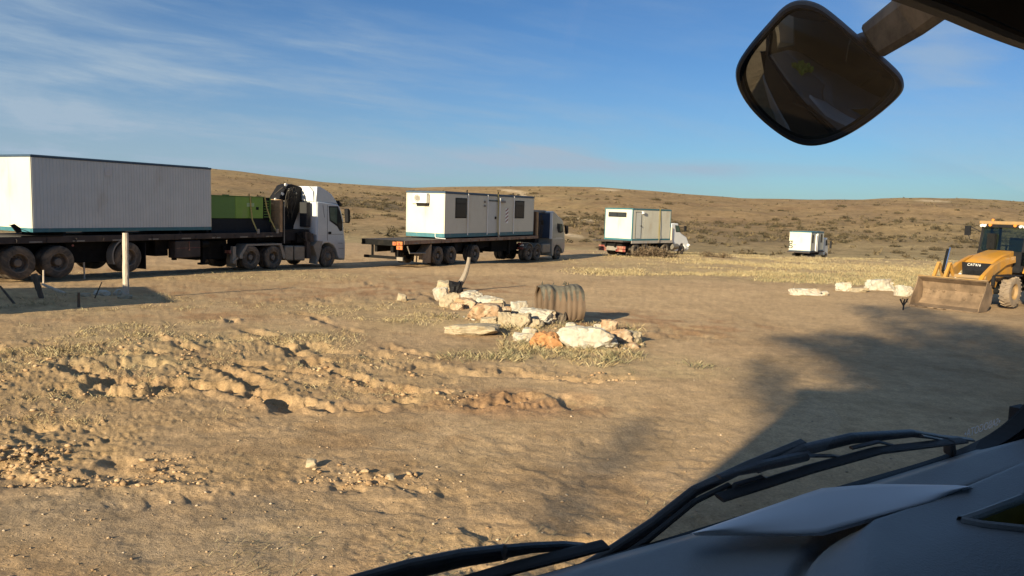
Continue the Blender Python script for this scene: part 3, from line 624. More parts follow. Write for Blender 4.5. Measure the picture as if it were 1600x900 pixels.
def wheel_meshes(kind, r, w):
    key = (kind, round(r, 3), w)
    if key in _wm: return _wm[key]
    q = MB(); ri = r*.58
    prof = [(ri, .02), (ri*1.04, 0), (r*.80, -.012), (r*.93, .006), (r*.985, .03)]
    for k in range(5):
        a = .035+(w-.07)*k/5; b = .035+(w-.07)*(k+1)/5; prof += [(r, a+.004), (r, b-.012), (r*.975, b-.008), (r*.975, b+.0)]
    prof += [(r*.985, w-.03), (r*.93, w-.006), (r*.8, w+.01), (ri, w)]
    q.lathe(prof, (0, 0, 0), 'y', 40)
    bm_ = bpy.data.objects; o = MB.build_one(q, 'wheel', M['rubber'], None, smooth=True); tm = o.data; bm_.remove(o)
    q = MB()
    if kind == 'front': q.lathe([(ri*1.02, .0), (ri*.96, -.01), (ri*.92, .05), (ri*.75, .06), (ri*.5, -.02), (ri*.34, -.04), (ri*.32, -.09), (ri*.1, -.10), (.001, -.10)], (0, 0, 0), 'y', 32)
    else: q.lathe([(ri*1.02, .0), (ri*.95, .0), (ri*.90, .04), (ri*.86, w*.75), (ri*.50, w*.85), (ri*.42, w*.6), (ri*.40, w*.2), (ri*.33, w*.12), (.001, w*.12)], (0, 0, 0), 'y', 32)
    o = MB.build_one(q, 'rim', M['rim'], None, smooth=True); rm = o.data; bm_.remove(o)
    q = MB()
    for k in range(10):
        a = 2*PI*k/10; rr = ri*.62 if kind == 'front' else ri*.62; yy = .035 if kind == 'front' else w*.80
        q.tube([(rr*math.cos(a), yy+.02, rr*math.sin(a)), (rr*math.cos(a), yy-.05, rr*math.sin(a))], .016, 6)
    o = MB.build_one(q, 'wheel_nuts', M['rimdark'], None); nm2 = o.data; bm_.remove(o)
    _wm[key] = (tm, rm, nm2); return _wm[key]
def wheel(f, parent, t, s, z, r=.51, w=.27, kind='dual', far=False):
    tm, rm, nm2 = wheel_meshes(kind, r, w)
    o = obj_from('wheel', tm, parent, (t-f.t0, -s-f.y0, z-f.z0)); ri = obj_from('rim', rm, o); obj_from('wheel_nuts', nm2, o)['kind'] = 'stuff'
    if kind == 'dual': obj_from('inner_tyre', tm, o, (0, w+.05, 0))
    o.rotation_euler = (0, random.uniform(0, 6), PI if far else 0)
    if far: o.rotation_euler = (0, 0, PI)
    return o
def rect(f, q, p0, p1, s, th=.004):
    """thin upright box on the side at offset s from two pixel corners of its outline"""
    a = f.sp(*p0, s=s); b = f.sp(*p1, s=s); return q.box(min(a[0], b[0]), max(a[0], b[0]), -s-th, -s+.01, min(a[1], b[1]), max(a[1], b[1]))
def trailer(f, label, tail, head, ztop, depth_, wheels, zc, r, W=2.6, edge='deck', group='flatbed trailers', near=.1, zg0=-2.8):
    o = f.thing('flatbed_trailer', label, 'trailer', tail, zg0, 0, group)
    q = f.B(); q.box(tail, head, near*-1, W-near, ztop-.07, ztop); q.build('deck', M['deck'], o)
    q = f.B(); q.box(tail, head, -near-.03, -near, ztop-depth_, ztop+.012); q.box(tail, head, W-near, W-near+.03, ztop-depth_, ztop+.012); q.build('side_rail', M[edge], o, bevel=.008); q = f.B(); q.box(tail-.03, tail, -near, W-near, ztop-depth_, ztop+.008); q.build('rear_rail', M['chassis'], o)
    q = f.B()
    for yy in (.62, 1.62):
        q.box(tail+.1, head-3.0, yy, yy+.16, ztop-.62, ztop-.075); q.prism([(head-3.0, ztop-.62), (head-2.4, ztop-.28), (head-.1, ztop-.28), (head-.1, ztop-.075), (head-3.0, ztop-.075)], yy, yy+.16)
    t = tail+.5
    while t < head-.2: q.box(t, t+.08, -near+.02, W-near-.02, ztop-.20, ztop-.072); t += .55
    q.build('chassis_beam', M['chassis'], o)
    q = f.B()
    for t, zc_ in zip(wheels, zc):
        q.cyl((t, .2, zc_), (t, 2.2, zc_), .09, 10); q.box(t-.45, t+.45, .55, .85, zc_-.06, zc_+.05); q.box(t-.45, t+.45, 1.55, 1.85, zc_-.06, zc_+.05); q.box(t+.4, t+.52, .5, 1.9, zc_-.1, ztop-.3)
        q.cyl((t+.3, .95, zc_-.02), (t+.3, .95, zc_+.25), .10, 10)
    q.build('axle', M['chassis'], o)
    for t, zc_ in zip(wheels, zc): wheel(f, o, t, near, zc_, r); wheel(f, o, t, -(W-2*near)+0.0, zc_, r, far=True)
    q = f.B(); t = tail+.35
    while t < head-.2: q.tube([(t, -near-.03, ztop-.06), (t+.02, -near-.07, ztop-.1), (t, -near-.06, ztop-depth_+.03), (t-.03, -near-.03, ztop-depth_+.05)], .014, 6); t += .98
    q.build('lashing_hook', M['deck'], o)
    q = f.B(); t = tail+.8
    while t < head-.6: q.box(t, t+.42, -near-.036, -near-.03, ztop-depth_+.02, ztop-depth_+.065); t += 1.45
    q.build('marker_tape', M['fender'], o)
    return o
def container(f, name, label, t0, t1, W, zb, zt, corr=False, base=.13, top=.07, group='site cabins on the trucks', posts=None, seams=(), sidem='cream', base_m='teal', roof_near='navy'):
    o = f.thing(name, label, 'site cabin', t0, zb, 0, group); e = .03
    z0, z1 = zb+base, zt-top
    q = f.B(); q.box(t0, t1, -.012, .08, zb, z0-.003); q.box(t0, t1, W-.08, W+.012, zb, z0-.003); q.box(t0-.012, t0+.08, .08, W-.08, zb, z0-.003); q.box(t1-.08, t1+.012, .08, W-.08, zb, z0-.003); q.build('base_rail', M[base_m], o, bevel=.006)
    q = f.B()
    for k in np.arange(t0+.5, t1-.2, 1.1): q.box(k, k+.1, .09, W-.09, zb, zb+.1)
    q.build('floor_frame', M['chassis'], o)
    q = f.B(); q.box(t0-.02, t1+.02, -.03, W+.03, z1+.003, zt); q.box(t0+.06, t1-.06, .06, W-.06, zt, zt+.02); q.build('roof', M[roof_near], o, bevel=.01)
    wm = M['cream']
    edges = [t0]+list(seams)+[t1]
    if corr:
        q = f.B(); prof = []; x_ = t0+.03; P = .118
        while x_ < t1-.03:
            jx = random.uniform(-.012, .012); prof += [(x_+jx, .0), (x_+jx+.010, -.013), (x_+jx+.020, -.013), (x_+jx+.030, 0)]; x_ += P
        prof = [(t0, 0)]+prof+[(t1, 0), (t1, .04), (t0, .04)]
        q.prism(prof, z0, z1, 'xy'); q.build('wall_panel', M[sidem], o)
    else:
        for a, b in zip(edges[:-1], edges[1:]):
            q = f.B(); q.box(a+.004, b-.004, 0, .05, z0, z1); q.build('wall_panel', M[sidem], o, bevel=.004)
    ny_ = 2
    for k in range(ny_):
        a, b = .052+(W-.104)*k/ny_, .052+(W-.104)*(k+1)/ny_; q = f.B(); q.box(t0, t0+.05, a+.002, b-.002, z0, z1); q.build('end_panel', wm, o, bevel=.003)
    q = f.B(); q.box(t0, t1, W-.05, W, z0, z1); q.box(t1-.05, t1, .052, W-.052, z0, z1); q.build('far_wall', wm, o)
    pm = M[posts] if posts else wm
    q = f.B(); w_ = .07 if posts else .028
    for (x_, y_) in ((t0, 0), (t1, 0), (t0, W), (t1, W)):
        q.box(x_-(.006 if x_ == t0 else w_), x_+(w_ if x_ == t0 else .006), y_-(.008 if y_ == 0 else w_), y_+(w_ if y_ == 0 else .008), z0, z1)
    q.build('corner_post', pm, o, bevel=.004)
    return o

# ------------------------------------------------------------------ lorry 1 (nearest)
f = Fr(28, 51, 363, 25); W = 2.5; S = .1
c1_ = container(f, 'site_cabin', 'largest grey ribbed cabin with teal base, on the nearest flatbed', 0, 7.13, 2.5, -1.26, 1.24, corr=True, sidem='ribgrey')
q = f.B(); a = f.sp(163.5, 263, s=0); b = f.sp(171.5, 275, s=0); q.box(a[0], b[0]+.05, -.020, -.014, b[1], a[1]); lg = q.build('logo_plate', M['logogrey'], c1_)
q = f.B(); q.lathe([(.055, 0), (.075, 0), (.075, -.004), (.055, -.004), (.055, 0)], ((a[0]+b[0])/2+.02, -.021, (a[1]+b[1])/2+.03), 'y', 20)
q.prism([((a[0]+b[0])/2+.02-.035, a[1]-.15), ((a[0]+b[0])/2+.02, a[1]-.05), ((a[0]+b[0])/2+.055, a[1]-.15)], -.025, -.020); q.box(a[0]+.02, b[0]+.03, -.025, -.02, b[1]+.015, b[1]+.035); q.build('logo_print', M['grey'], lg)
q = f.B(); q.box(2.0, 5.4, .9, 2.0, 1.255, 1.30); q.build('roof_sheet', M['white'], c1_)
q = f.B(); q.box(7.14, 7.17, .35, .55, .55, 1.0); q.box(7.14, 7.42, .34, .37, .53, .56); q.build('end_bracket', M['navy'], c1_)
tr1 = trailer(f, 'nearest dark flatbed trailer carrying the ribbed cabin and green generator', -3.9, 10.95, -1.40, .21, (-.52, .78, 3.34), (-2.23, -2.26, -2.21), .545, zg0=-2.78)
q = f.B()
for k in (1.0, 3.2, 5.6, 6.9): q.box(k, k+.1, 0, 2.4, -1.398, -1.262)
q.build('bearer', M['chassis'], tr1)
q = f.B()
def arc(q, t, z, r, a0, a1, y0, y1, th=.02, n=14):
    P = [(t+r*math.cos(a), z+r*math.sin(a)) for a in np.linspace(a0, a1, n)]+[(t+(r-th)*math.cos(a), z+(r-th)*math.sin(a)) for a in np.linspace(a1, a0, n)]
    return q.prism(P, y0, y1)
arc(q, 3.34, -2.16, .66, math.radians(100), math.radians(205), -.12, .22, .05); q.build('mudguard', M['fender'], tr1)
q = f.B(); q.box(4.02, 4.05, -.1, .45, -2.68, -1.7); q.build('mudflap', M['black'], tr1)
q = f.B(); q.box(5.34, 6.52, -.10, .35, -2.33, -1.66); tb = q.build('tool_box', M['deck'], tr1, bevel=.03); q = f.B(); q.box(5.36, 6.5, -.108, -.10, -1.95, -1.94); q.tube([(5.95, -.12, -1.68), (5.96, -.125, -2.0)], .012, 6); q.cyl((5.95, -.10, -2.02), (5.95, -.14, -2.02), .035, 10); q.build('latch', M['red'], tb)
q = f.B(); q.box(4.75, 5.30, .3, .9, -2.25, -1.62); q.cyl((6.62, .02, -1.82), (6.95, .02, -1.82), .13, 14); q.build('air_tank', M['chassis'], tr1, smooth=True)
q = f.B(); q.box(6.9, 7.05, .25, .4, -2.6, -1.62); q.box(6.8, 7.15, .2, .45, -2.68, -2.6); q.box(6.9, 7.05, 2.0, 2.15, -2.6, -1.62); q.build('landing_leg', M['chassis'], tr1)
q = f.B(); q.box(6.75, 8.3, .45, 2.0, -2.5, -1.75); q.build('spare_wheel_rack', M['chassis'], tr1)
q = f.B(); q.box(1.55, 3.0, .3, .9, -2.35, -1.62); q.box(1.2, 1.5, .2, .9, -2.2, -1.65); q.build('air_tank', M['chassis'], tr1)
q = f.B(); q.cyl((1.25, -.13, -1.72), (1.25, -.10, -1.72), .035, 10); q.build('side_lamp', M['red'], tr1)
for k in range(9):
    q = f.B(); q.box(10.86, 10.90, -.02, 2.42, -1.38+k*.157, -1.38+k*.157+.15); q.build('headboard_plank', M['wood'], tr1)
q = f.B(); q.box(10.80, 10.96, -.12, -.03, -1.40, .06); q.box(10.80, 10.96, 2.43, 2.52, -1.40, .06); q.box(10.90, 10.94, .8, .9, -1.4, .04); q.box(10.84, 10.93, -.12, 2.5, .035, .065); q.build('headboard_post', M['wood'], tr1, bevel=.006)
q = f.B(); q.box(11.02, 11.05, -.16, -.13, -1.9, .03); q.build('grab_pole', M['fender'], tr1)
q = f.B(); q.tube([f.sp(20, 352, .3)[0:1]+(-.1, f.sp(20, 352, .3)[1]), (.05, -.14, -1.33)], .01, 6); q.build('lashing_chain', M['chassis'], tr1)
q = f.B(); q.prism([f.sp(16, 352, .15), f.sp(22, 350, .15), f.sp(31, 356, .15), f.sp(34, 363, .15), f.sp(26, 364, .15)], -.18, -.13); q.box(-.45, .9, -.16, -.12, -1.40, -1.36); q.build('tie_down_winch', M['chassis'], tr1)
# generator
gn_ = f.thing('generator', 'green canopied generator set on a black base behind the ribbed cabin', 'generator', 7.25, -1.40, .2)
zt_, zb_ = .13, -.79
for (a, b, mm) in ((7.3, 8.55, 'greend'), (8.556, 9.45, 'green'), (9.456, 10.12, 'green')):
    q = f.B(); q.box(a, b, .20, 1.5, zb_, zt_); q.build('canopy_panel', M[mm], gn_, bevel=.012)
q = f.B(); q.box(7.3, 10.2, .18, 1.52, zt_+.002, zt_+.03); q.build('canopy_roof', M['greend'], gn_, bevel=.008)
q = f.B(); q.prism([(10.125, zt_), (10.52, zt_-.02), (10.56, -.86), (10.125, -.86)], .22, 1.48); fr2 = q.build('radiator_end', M['black'], gn_)
q = f.B()
for k in range(7): q.box(10.18, 10.46, .205, .219, -.75+k*.115, -.70+k*.115)
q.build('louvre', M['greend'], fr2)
q = f.B(); q.box(10.50, 10.56, .19, 1.5, -.95, .13); q.build('end_frame', M['greend'], gn_)
q = f.B(); q.box(7.28, 10.6, .22, 1.48, -1.36, zb_-.004); q.box(7.28, 10.6, .20, .24, -1.40, -1.30); q.build('base_tank', M['gendark'], gn_, bevel=.01)
for (px0, py0, px1, py1, mm, nm3) in ((385.5, 317, 397, 323, 'labelgreen', 'label_plate'), (400, 323.5, 404, 328, 'black', 'air_vent')):
    q = f.B(); a = f.sp(px0, py0, -.2); b = f.sp(px1, py1, -.2); q.box(a[0], b[0], .190, .199, b[1], a[1]); q.build(nm3, M[mm], gn_)
q = f.B(); q.box(8.3, 8.5, .5, .7, zt_+.03, zt_+.07); q.build('exhaust_cap', M['greend'], gn_)
q = f.B(); q.tube([(9.35, .3, .16), (9.35, .28, .26), (9.42, .28, .26), (9.42, .3, .16)], .012, 6); q.build('lifting_eye', M['black'], gn_)
def strap(f, pts, w, label, parent_t, m='strap'):
    o = f.thing('cargo_strap', label, 'strap', parent_t, f.z0, 0, 'webbing straps over the loads'); q = f.B(); P = [Vector(p) for p in pts]
    L = [[(p.x-w/2, p.y-.004, p.z), (p.x+w/2, p.y-.004, p.z), (p.x+w/2, p.y+.004, p.z), (p.x-w/2, p.y+.004, p.z)] for p in P]
    loft(q, L, True, True); q.build('webbing', M[m], o); q = f.B(); e = P[-1]; q.box(e.x-w*.9, e.x+w*.9, e.y-.03, e.y+.01, e.z-.02, e.z+.18); q.build('ratchet', M['fender'], o); return o
strap(f, [(9.38, 1.5, .17), (9.38, .19, .165), (9.38, .17, -.3), (9.40, .10, -.85), (9.50, -.13, -1.42)], .075, 'dusty yellow strap over the middle of the green generator', 9.38)
strap(f, [(10.2, 1.5, .17), (10.2, .19, .165), (10.28, .16, -.3), (10.38, .05, -.8), (10.62, -.13, -1.42)], .075, 'slanting yellow strap over the louvred end of the green generator', 10.2)
# tractor unit
tr = f.thing('tractor_truck', 'silver and white tractor with high roof and folded black crane, nearest lorry', 'truck', 7.9, -2.98, 0, 'lorries')
q = f.B()
for yy in (.7, 1.55): q.box(8.0, 15.0, yy, yy+.12, -2.25, -1.95)
q.box(8.0, 8.12, .3, 2.1, -2.35, -1.95); q.box(9.3, 10.3, .82, 1.55, -1.95, -1.70); q.box(11.2, 13.1, .5, 1.95, -2.2, -1.85); q.build('chassis_beam', M['chassis'], tr)
for t, zc_, kd in ((9.15, -2.46, 'dual'), (10.45, -2.52, 'dual')): wheel(f, tr, t, .1, zc_, .515); wheel(f, tr, t, -2.3, zc_, .515, far=True)
wheel(f, tr, 14.02, .1, -2.64, .50, .28, 'front'); wheel(f, tr, 14.02, -2.3, -2.64, .50, .28, 'front', far=True)
q = f.B()
for t, zc_ in ((9.15, -2.46), (10.45, -2.52), (14.02, -2.64)): q.cyl((t, .2, zc_), (t, 2.1, zc_), .1, 10)
q.build('axle', M['chassis'], tr)
fp = f.poly([(374.5, 401), (376, 396), (385.5, 381.5), (440, 380.2), (446.5, 401), (445, 404), (442.5, 404), (437.5, 383), (387.5, 384), (379.5, 398), (379, 404), (375, 404)])
q = f.B(); q.prism(fp, -.10, .50); q.build('mudguard', M['fender'], tr); q = f.B(); q.box(8.32, 8.35, -.08, .5, -2.85, -2.3); q.build('mudflap', M['flap'], tr)
q = f.B(); P = f.poly([(365, 385), (369.5, 385), (369, 412), (364, 412)]); q.prism(P, -.08, .08); P = f.poly([(362.5, 409), (371, 402), (372, 404), (364, 411)]); q.prism(P, -.12, -.08); q.build('tail_bracket', M['fender'], tr)
q = f.B(); q.box(8.02, 8.08, -.05, .25, -2.25, -2.12); q.build('tail_lamp', M['red'], tr)
for (a, b) in ((446.5, 460), (461.5, 478)):
    P = f.poly([(a, 384), (b, 384), (b, 407.5), (a, 407)]); q = f.B(); q.prism(P, -.06, .55); q.build('fuel_tank', M['tank'], tr, bevel=.06, seg=3)
# cab body
prof = [(495.8, 318), (497, 315), (528, 319), (531.5, 324), (536.7, 343), (537.3, 360), (539.5, 378), (539.5, 398), (538.8, 404.5), (530, 404.5), (528.5, 400), (526, 390), (521, 383), (514.5, 379.5), (507, 380), (502.5, 385), (499.5, 394), (497, 404), (494.5, 404), (495.5, 380)]
q = f.B(); q.prism(f.poly(prof), -.1, 2.4); cb = q.build('cab_body', M['silver'], tr, bevel=.05, seg=3)
q = f.B(); P = f.poly([(489, 384), (495.5, 376), (503.5, 377), (497.5, 404), (495, 412), (492.5, 412), (494, 400)]); q.prism(P, -.14, .3); q.build('mudguard', M['fender'], tr)
q = f.B(); P = f.poly([(496, 316.5), (497.8, 291), (503, 292), (512, 297), (521, 304), (528, 314.5), (531, 320), (528, 318.5)]); q.prism(P, .0, 2.3); rf = q.build('roof_fairing', M['silver'], tr, bevel=.06, seg=3)
q = f.B(); za = f.sp(497, 291, 0)[1]; q.prism([(.12, .04), (.16, za-.25), (.42, za-.02), (1.9, za-.02), (2.14, za-.25), (2.18, .04)], 13.19, 13.24, 'yz'); q.build('fairing_back', M['cabwhite'], tr, bevel=.01)
q = f.B(); q.prism([(-.06, -1.55), (-.06, -.02), (2.36, -.02), (2.36, -1.55)], 13.185, 13.22, 'yz'); q.build('cab_back', M['cabwhite'], tr, bevel=.01)
q = f.B(); q.prism(f.poly([(513.8, 322), (528, 322.3), (531, 330), (534.8, 346), (535, 360.5), (531, 361), (527, 354), (515, 345)], .1), -.109, -.098); wn = q.build('window_frame', M['black'], cb)
q = f.B(); q.prism(f.poly([(515, 324), (526.5, 324.4), (526.5, 350), (516, 343.5)], .1), -.113, -.108); q.build('window_pane', M['glassg'], wn)
q = f.B(); q.prism(f.poly([(528, 325), (530, 328), (534, 346), (534, 356), (531.5, 357), (528, 351)], .1), -.113, -.108); q.build('window_pane', M['glass'], wn)
q = f.B(); a = f.sp(513, 362); b = f.sp(517.5, 366); q.box(a[0], b[0], -.112, -.098, b[1], a[1]); q.build('door_handle', M['black'], cb)
q = f.B()
for (pa, pb) in (((511.5, 320), (511.5, 376)), ((504.5, 320), (507, 340)), ((536, 366), (513, 366)), ((535, 380), (528, 380)), ((537, 388), (529, 388))):
    a = f.sp(*pa); b = f.sp(*pb); q.tube([(a[0], -.10, a[1]), (b[0], -.10, b[1])], .010, 4)
q.build('door_seam', M['chassis'], cb)
q = f.B(); a = f.sp(498.5, 353); b = f.sp(508, 368); q.box(a[0], b[0], -.106, -.09, b[1], a[1]); q.build('side_locker', M['silver'], cb, bevel=.006)
q = f.B(); q.prism(f.poly([(530, 314), (533.5, 318), (534, 323), (530, 321)], .0), .0, 2.3); q.build('sun_visor', M['black'], cb)
q = f.B(); P = f.poly([(538.7, 327), (541, 325.5), (543.3, 329), (543.6, 345), (542, 349), (539.8, 347)], .35); q.prism(P, -.52, -.30); mm_ = q.build('wing_mirror', M['black'], tr, bevel=.03, seg=2)
q = f.B(); a = f.sp(533, 325, .1); b = f.sp(540, 327, .4); c = f.sp(534, 348, .1); d = f.sp(540, 348, .4); q.tube([(a[0], -.1, a[1]), (b[0], -.4, b[1])], .015, 6); q.tube([(c[0], -.1, c[1]), (d[0], -.4, d[1])], .015, 6); q.build('mirror_stay', M['black'], mm_)
q = f.B(); q.box(15.05, 15.33, -.02, 2.32, -2.85, -2.35); q.build('front_bumper', M['silver'], tr, bevel=.05, seg=2)
# crane folded behind the cab
cr = f.B(); P = f.poly([(430, 314), (444.5, 290), (452, 287.5), (467, 292), (470, 302), (468, 318), (463, 332), (456, 352), (453, 372), (438, 372), (438, 316)], -1.0); cr.prism(P, .85, 1.5); crane = cr.build('crane_arm', M['black'], tr, bevel=.02)
q = f.B(); q.box(11.3, 11.9, .3, 2.1, -1.95, -1.35); q.cyl((11.6, 1.2, -1.4), (11.6, 1.2, -.2), .22, 14); q.box(11.2, 12.9, .1, .7, -1.8, -1.3); q.build('crane_base', M['black'], crane)
for (px, py, r) in ((446.5, 288.5, .07), (451.5, 296.5, .06), (441.5, 303, .065), (430.5, 311.5, .06), (462, 302, .05)):
    a = f.sp(px, py, -.85); q = f.B(); q.cyl((a[0], .82, a[1]), (a[0], .88, a[1]), r, 12); q.build('crane_pin', M['plate'], crane)
q = f.B()
for k in range(16):
    a = f.sp(random.uniform(452, 468), random.uniform(292, 308), -.7); b = f.sp(random.uniform(449, 466), random.uniform(305, 322), -.6); c = f.sp(random.uniform(446, 460), random.uniform(322, 345), -.7)
    q.tube([(a[0], .78, a[1]), ((a[0]+b[0])/2+random.uniform(-.15, .15), .66, (a[1]+b[1])/2+.08), (b[0], .7, b[1]), (c[0], .8, c[1])], .018, 5)
q.build('hydraulic_hose', M['rope'], crane, stuff=True)
q = f.B(); q.tube([(11.5, .9, .3), (11.9, .8, .62), (12.4, .8, .52), (12.3, .8, .2)], .03, 6); q.build('hook_block', M['rope'], crane)
q = f.B(); P = f.poly([(478.5, 365), (484, 362), (485, 404), (479, 404)], .1); q.prism(P, -.13, .06); P = f.poly([(476, 362), (489, 365), (490, 378), (477, 377)], .1); q.prism(P, -.13, .3); q.box(12.35, 12.6, .1, 2.3, -1.9, -1.65); q.build('stabiliser_leg', M['deck'], tr)
q = f.B(); P = f.bp(475, 317, 12.9), f.bp(486, 360, 12.9); q.box(12.80, 13.10, min(P[0][0], P[1][0])+.2, max(P[0][0], P[1][0])+.2, -1.2, -.02); q.build('air_intake', M['interior'], tr, bevel=.03)
q = f.B(); q.cyl((12.2, .35, -1.9), (12.2, .35, -1.3), .14, 12); q.box(12.0, 12.9, .0, .45, -1.9, -1.45); q.tube([(12.0, .0, -1.5), (12.2, -.1, -1.7), (12.5, -.1, -1.7), (12.7, 0, -1.4)], .02, 6); q.build('valve_block', M['chassis'], tr)

# ------------------------------------------------------------------ lorry 2
f = Fr(28, 694, 372, 41.1); 
c2_ = container(f, 'site_cabin', 'long white cabin with two dark windows and an air conditioner, second lorry', 0, 10.6, 2.5, -1.70, .76, seams=(2.33, 4.50, 5.95, 7.78), base=.21, top=.11)
for (a, b, zlo, zhi) in ((1.08, 2.20, -.62, .42), (8.0, 9.2, -.62, .42)):
    q = f.B(); q.box(a-.03, b+.03, -.014, .0, zlo-.03, zhi+.03); wf = q.build('window_frame', M['chassis'], c2_); q = f.B(); q.box(a+.02, b-.02, -.018, -.0145, zlo+.02, zhi-.30); q.box(a+.02, b-.02, -.018, -.0145, zhi-.27, zhi-.02); q.build('window_pane', M['glass'], wf)
q = f.B()
for t in (2.33, 4.52, 7.78): q.cyl((t, -.03, -1.6), (t, -.03, .70), .035, 8)
q.build('drain_pipe', M['white'], c2_, smooth=True)
q = f.B(); q.box(4.60, 5.60, -.022, -.002, -1.52, .34); dr = q.build('door', M['grey'], c2_, bevel=.008); q = f.B(); q.box(5.40, 5.55, -.06, -.02, -.70, -.55); q.build('door_handle', M['chassis'], dr)
q = f.B(); q.box(4.7, 5.85, -.05, -.012, .36, .40); q.build('door_drip', M['chassis'], c2_)
q = f.B(); q.cyl((5.92, -.06, -1.62), (5.92, -.06, .55), .055, 8); q.build('lashing_pole', M['white'], c2_, smooth=True)
for t, z_ in ((4.12, .36), (4.12, .12)): q = f.B(); q.box(t, t+.18, -.05, -.002, z_-.12, z_); q.build('wall_fitting', M['fender'], c2_, bevel=.01)
for z_ in (.42, .42): q = f.B(); q.box(5.98, 6.55, -.12, -.01, z_-.14, z_); q.build('outside_lamp', M['fender'], c2_, bevel=.01); break
q = f.B(); q.box(6.75, 7.12, -.008, -.002, -.95, -.05); sg = q.build('hazard_sign', M['plate'], c2_)
q = f.B()
for k in range(4): z_ = -.92+k*.22; q.prism([(6.77, z_), (7.10, z_+.16), (7.10, z_+.26), (6.77, z_+.10)], -.012, -.0085)
q.build('hazard_stripe', M['red'], sg)
q = f.B()
for t in (2.33, 5.9, 7.78): q.cyl((t, .06, .74), (t, .06, .92), .035, 8)
q.build('roof_vent_pipe', M['chassis'], c2_)
a = f.bp(650.5, 302, 0); b = f.bp(671, 317.5, 0)
q = f.B(); q.box(-.30, -.02, min(a[0], b[0]), max(a[0], b[0]), min(a[1], b[1]), max(a[1], b[1])); ac = q.build('air_conditioner', M['white'], c2_, bevel=.02, seg=2)
yc_ = (a[0]*.68+b[0]*.32); zc_ = (a[1]+b[1])/2; q = f.B(); q.lathe([(.17, 0), (.20, 0), (.20, -.02), (.17, -.02), (.17, 0)], (-.301, yc_, zc_), 'x', 20); q.lathe([(.001, -.004), (.15, -.004)], (-.303, yc_, zc_), 'x', 20); q.build('fan_grille', M['fender'], ac)
q = f.B(); q.box(-.34, 0, min(a[0], b[0])+.02, max(a[0], b[0])-.02, min(a[1], b[1])-.07, min(a[1], b[1])-.04); q.build('ac_bracket', M['chassis'], ac)
q = f.B(); q.tube([(-.04, .55, -1.45), (-.04, .55, -1.66), (-.2, .4, -1.72), (.1, -.02, -1.76)], .02, 6); q.build('waste_pipe', M['plate'], c2_)
tr2 = trailer(f, 'brown edged flatbed trailer under the long white two-window cabin', -3.75, 11.15, -1.78, .18, (-.66, .64, 3.15), (-2.63, -2.66, -2.66), .50, edge='decklight', zg0=-3.12)
for k in range(11):
    q = f.B(); q.box(11.0, 11.05, .0, 2.4, -1.76+k*.142, -1.76+k*.142+.134); q.build('headboard_plank', M['wooddark'], tr2)
q = f.B(); q.box(10.93, 11.12, -.12, -.01, -1.78, -.22); q.box(10.93, 11.12, 2.41, 2.52, -1.78, -.22); q.build('headboard_post', M['wood'], tr2, bevel=.008)
q = f.B(); q.box(-3.80, -3.0, 1.9, 2.5, -2.05, -1.96); q.box(-3.79, -3.78, -.1, 2.5, -2.05, -1.96)
q.box(-3.6, -3.5, .35, .43, -2.62, -1.9); q.box(-3.6, -3.5, 1.95, 2.03, -2.62, -1.9); q.box(-3.66, -3.56, -.05, 2.45, -2.72, -2.58); q.build('rear_underrun', M['chassis'], tr2)
for (yy0, yy1, z0_, z1_, mm) in ((.32, .52, -2.02, -1.84, 'orange'), (-.08, .28, -2.0, -1.82, 'orange'), (-.08, .28, -2.22, -2.02, 'orange')):
    q = f.B(); q.box(-3.86, -3.79, yy0, yy1, z0_, z1_); q.build('tail_lamp', M[mm], tr2, bevel=.015)
for (yy, z_) in ((.1, -1.93), (.1, -2.12), (.42, -1.93)): q = f.B(); q.cyl((-3.875, yy, z_), (-3.858, yy, z_), .055, 10); q.build('tail_lamp', M['red'], tr2)
q = f.B(); q.box(-3.68, -3.67, .02, .38, -2.78, -2.60); q.build('number_plate', M['fender'], tr2)
P = f.poly([(672, 382), (674, 382), (672, 411), (659, 410), (660, 397), (668, 388)], .05); q = f.B(); q.prism(P, -.08, .45); q.build('mudflap', M['flap'], tr2)
q = f.B(); q.box(1.5, 2.3, .3, .9, -2.5, -1.95); q.box(4.2, 5.2, .5, .9, -2.45, -2.0); q.prism(f.poly([(710, 382), (716, 382), (716, 393), (713, 396)], .05), -.05, .3); q.build('air_tank', M['chassis'], tr2)
q = f.B(); q.box(7.6, 7.75, .15, .3, -2.9, -1.98); q.box(7.6, 7.75, 2.1, 2.25, -2.9, -1.98); q.box(6.0, 9.3, .5, 1.9, -2.7, -2.0); q.build('landing_leg', M['chassis'], tr2)
q = f.B(); q.tube([(-3.5, -.13, -2.05), (-3.3, -.13, -2.40), (-1.9, -.13, -2.45)], .035, 6); q.build('side_guard', M['fender'], tr2)
strap(f, [(5.75, 2.4, .79), (5.75, -.04, .79), (5.70, -.09, .2), (5.66, -.10, -.7), (5.72, -.13, -1.80)], .09, 'dusty strap over the middle of the long white cabin', 5.7)
tw = f.thing('tractor_truck', 'dark low roofed tractor pulling the long white cabin, second lorry', 'truck', 9.3, -3.45, 0, 'lorries')
q = f.B()
for yy in (.7, 1.55): q.box(9.2, 15.2, yy, yy+.12, -2.7, -2.4)
q.build('chassis_beam', M['chassis'], tw)
for t, zz in ((9.96, -2.90), (11.16, -2.94)): wheel(f, tw, t, .1, zz, .50); wheel(f, tw, t, -2.3, zz, .50, far=True)
wheel(f, tw, 14.4, .1, -3.06, .49, .28, 'front'); wheel(f, tw, 14.4, -2.3, -3.06, .49, .28, 'front', far=True)
q = f.B()
for t, zz in ((9.96, -2.90), (11.16, -2.94), (14.4, -3.06)): q.cyl((t, .2, zz), (t, 2.1, zz), .1, 10)
q.build('axle', M['chassis'], tw)
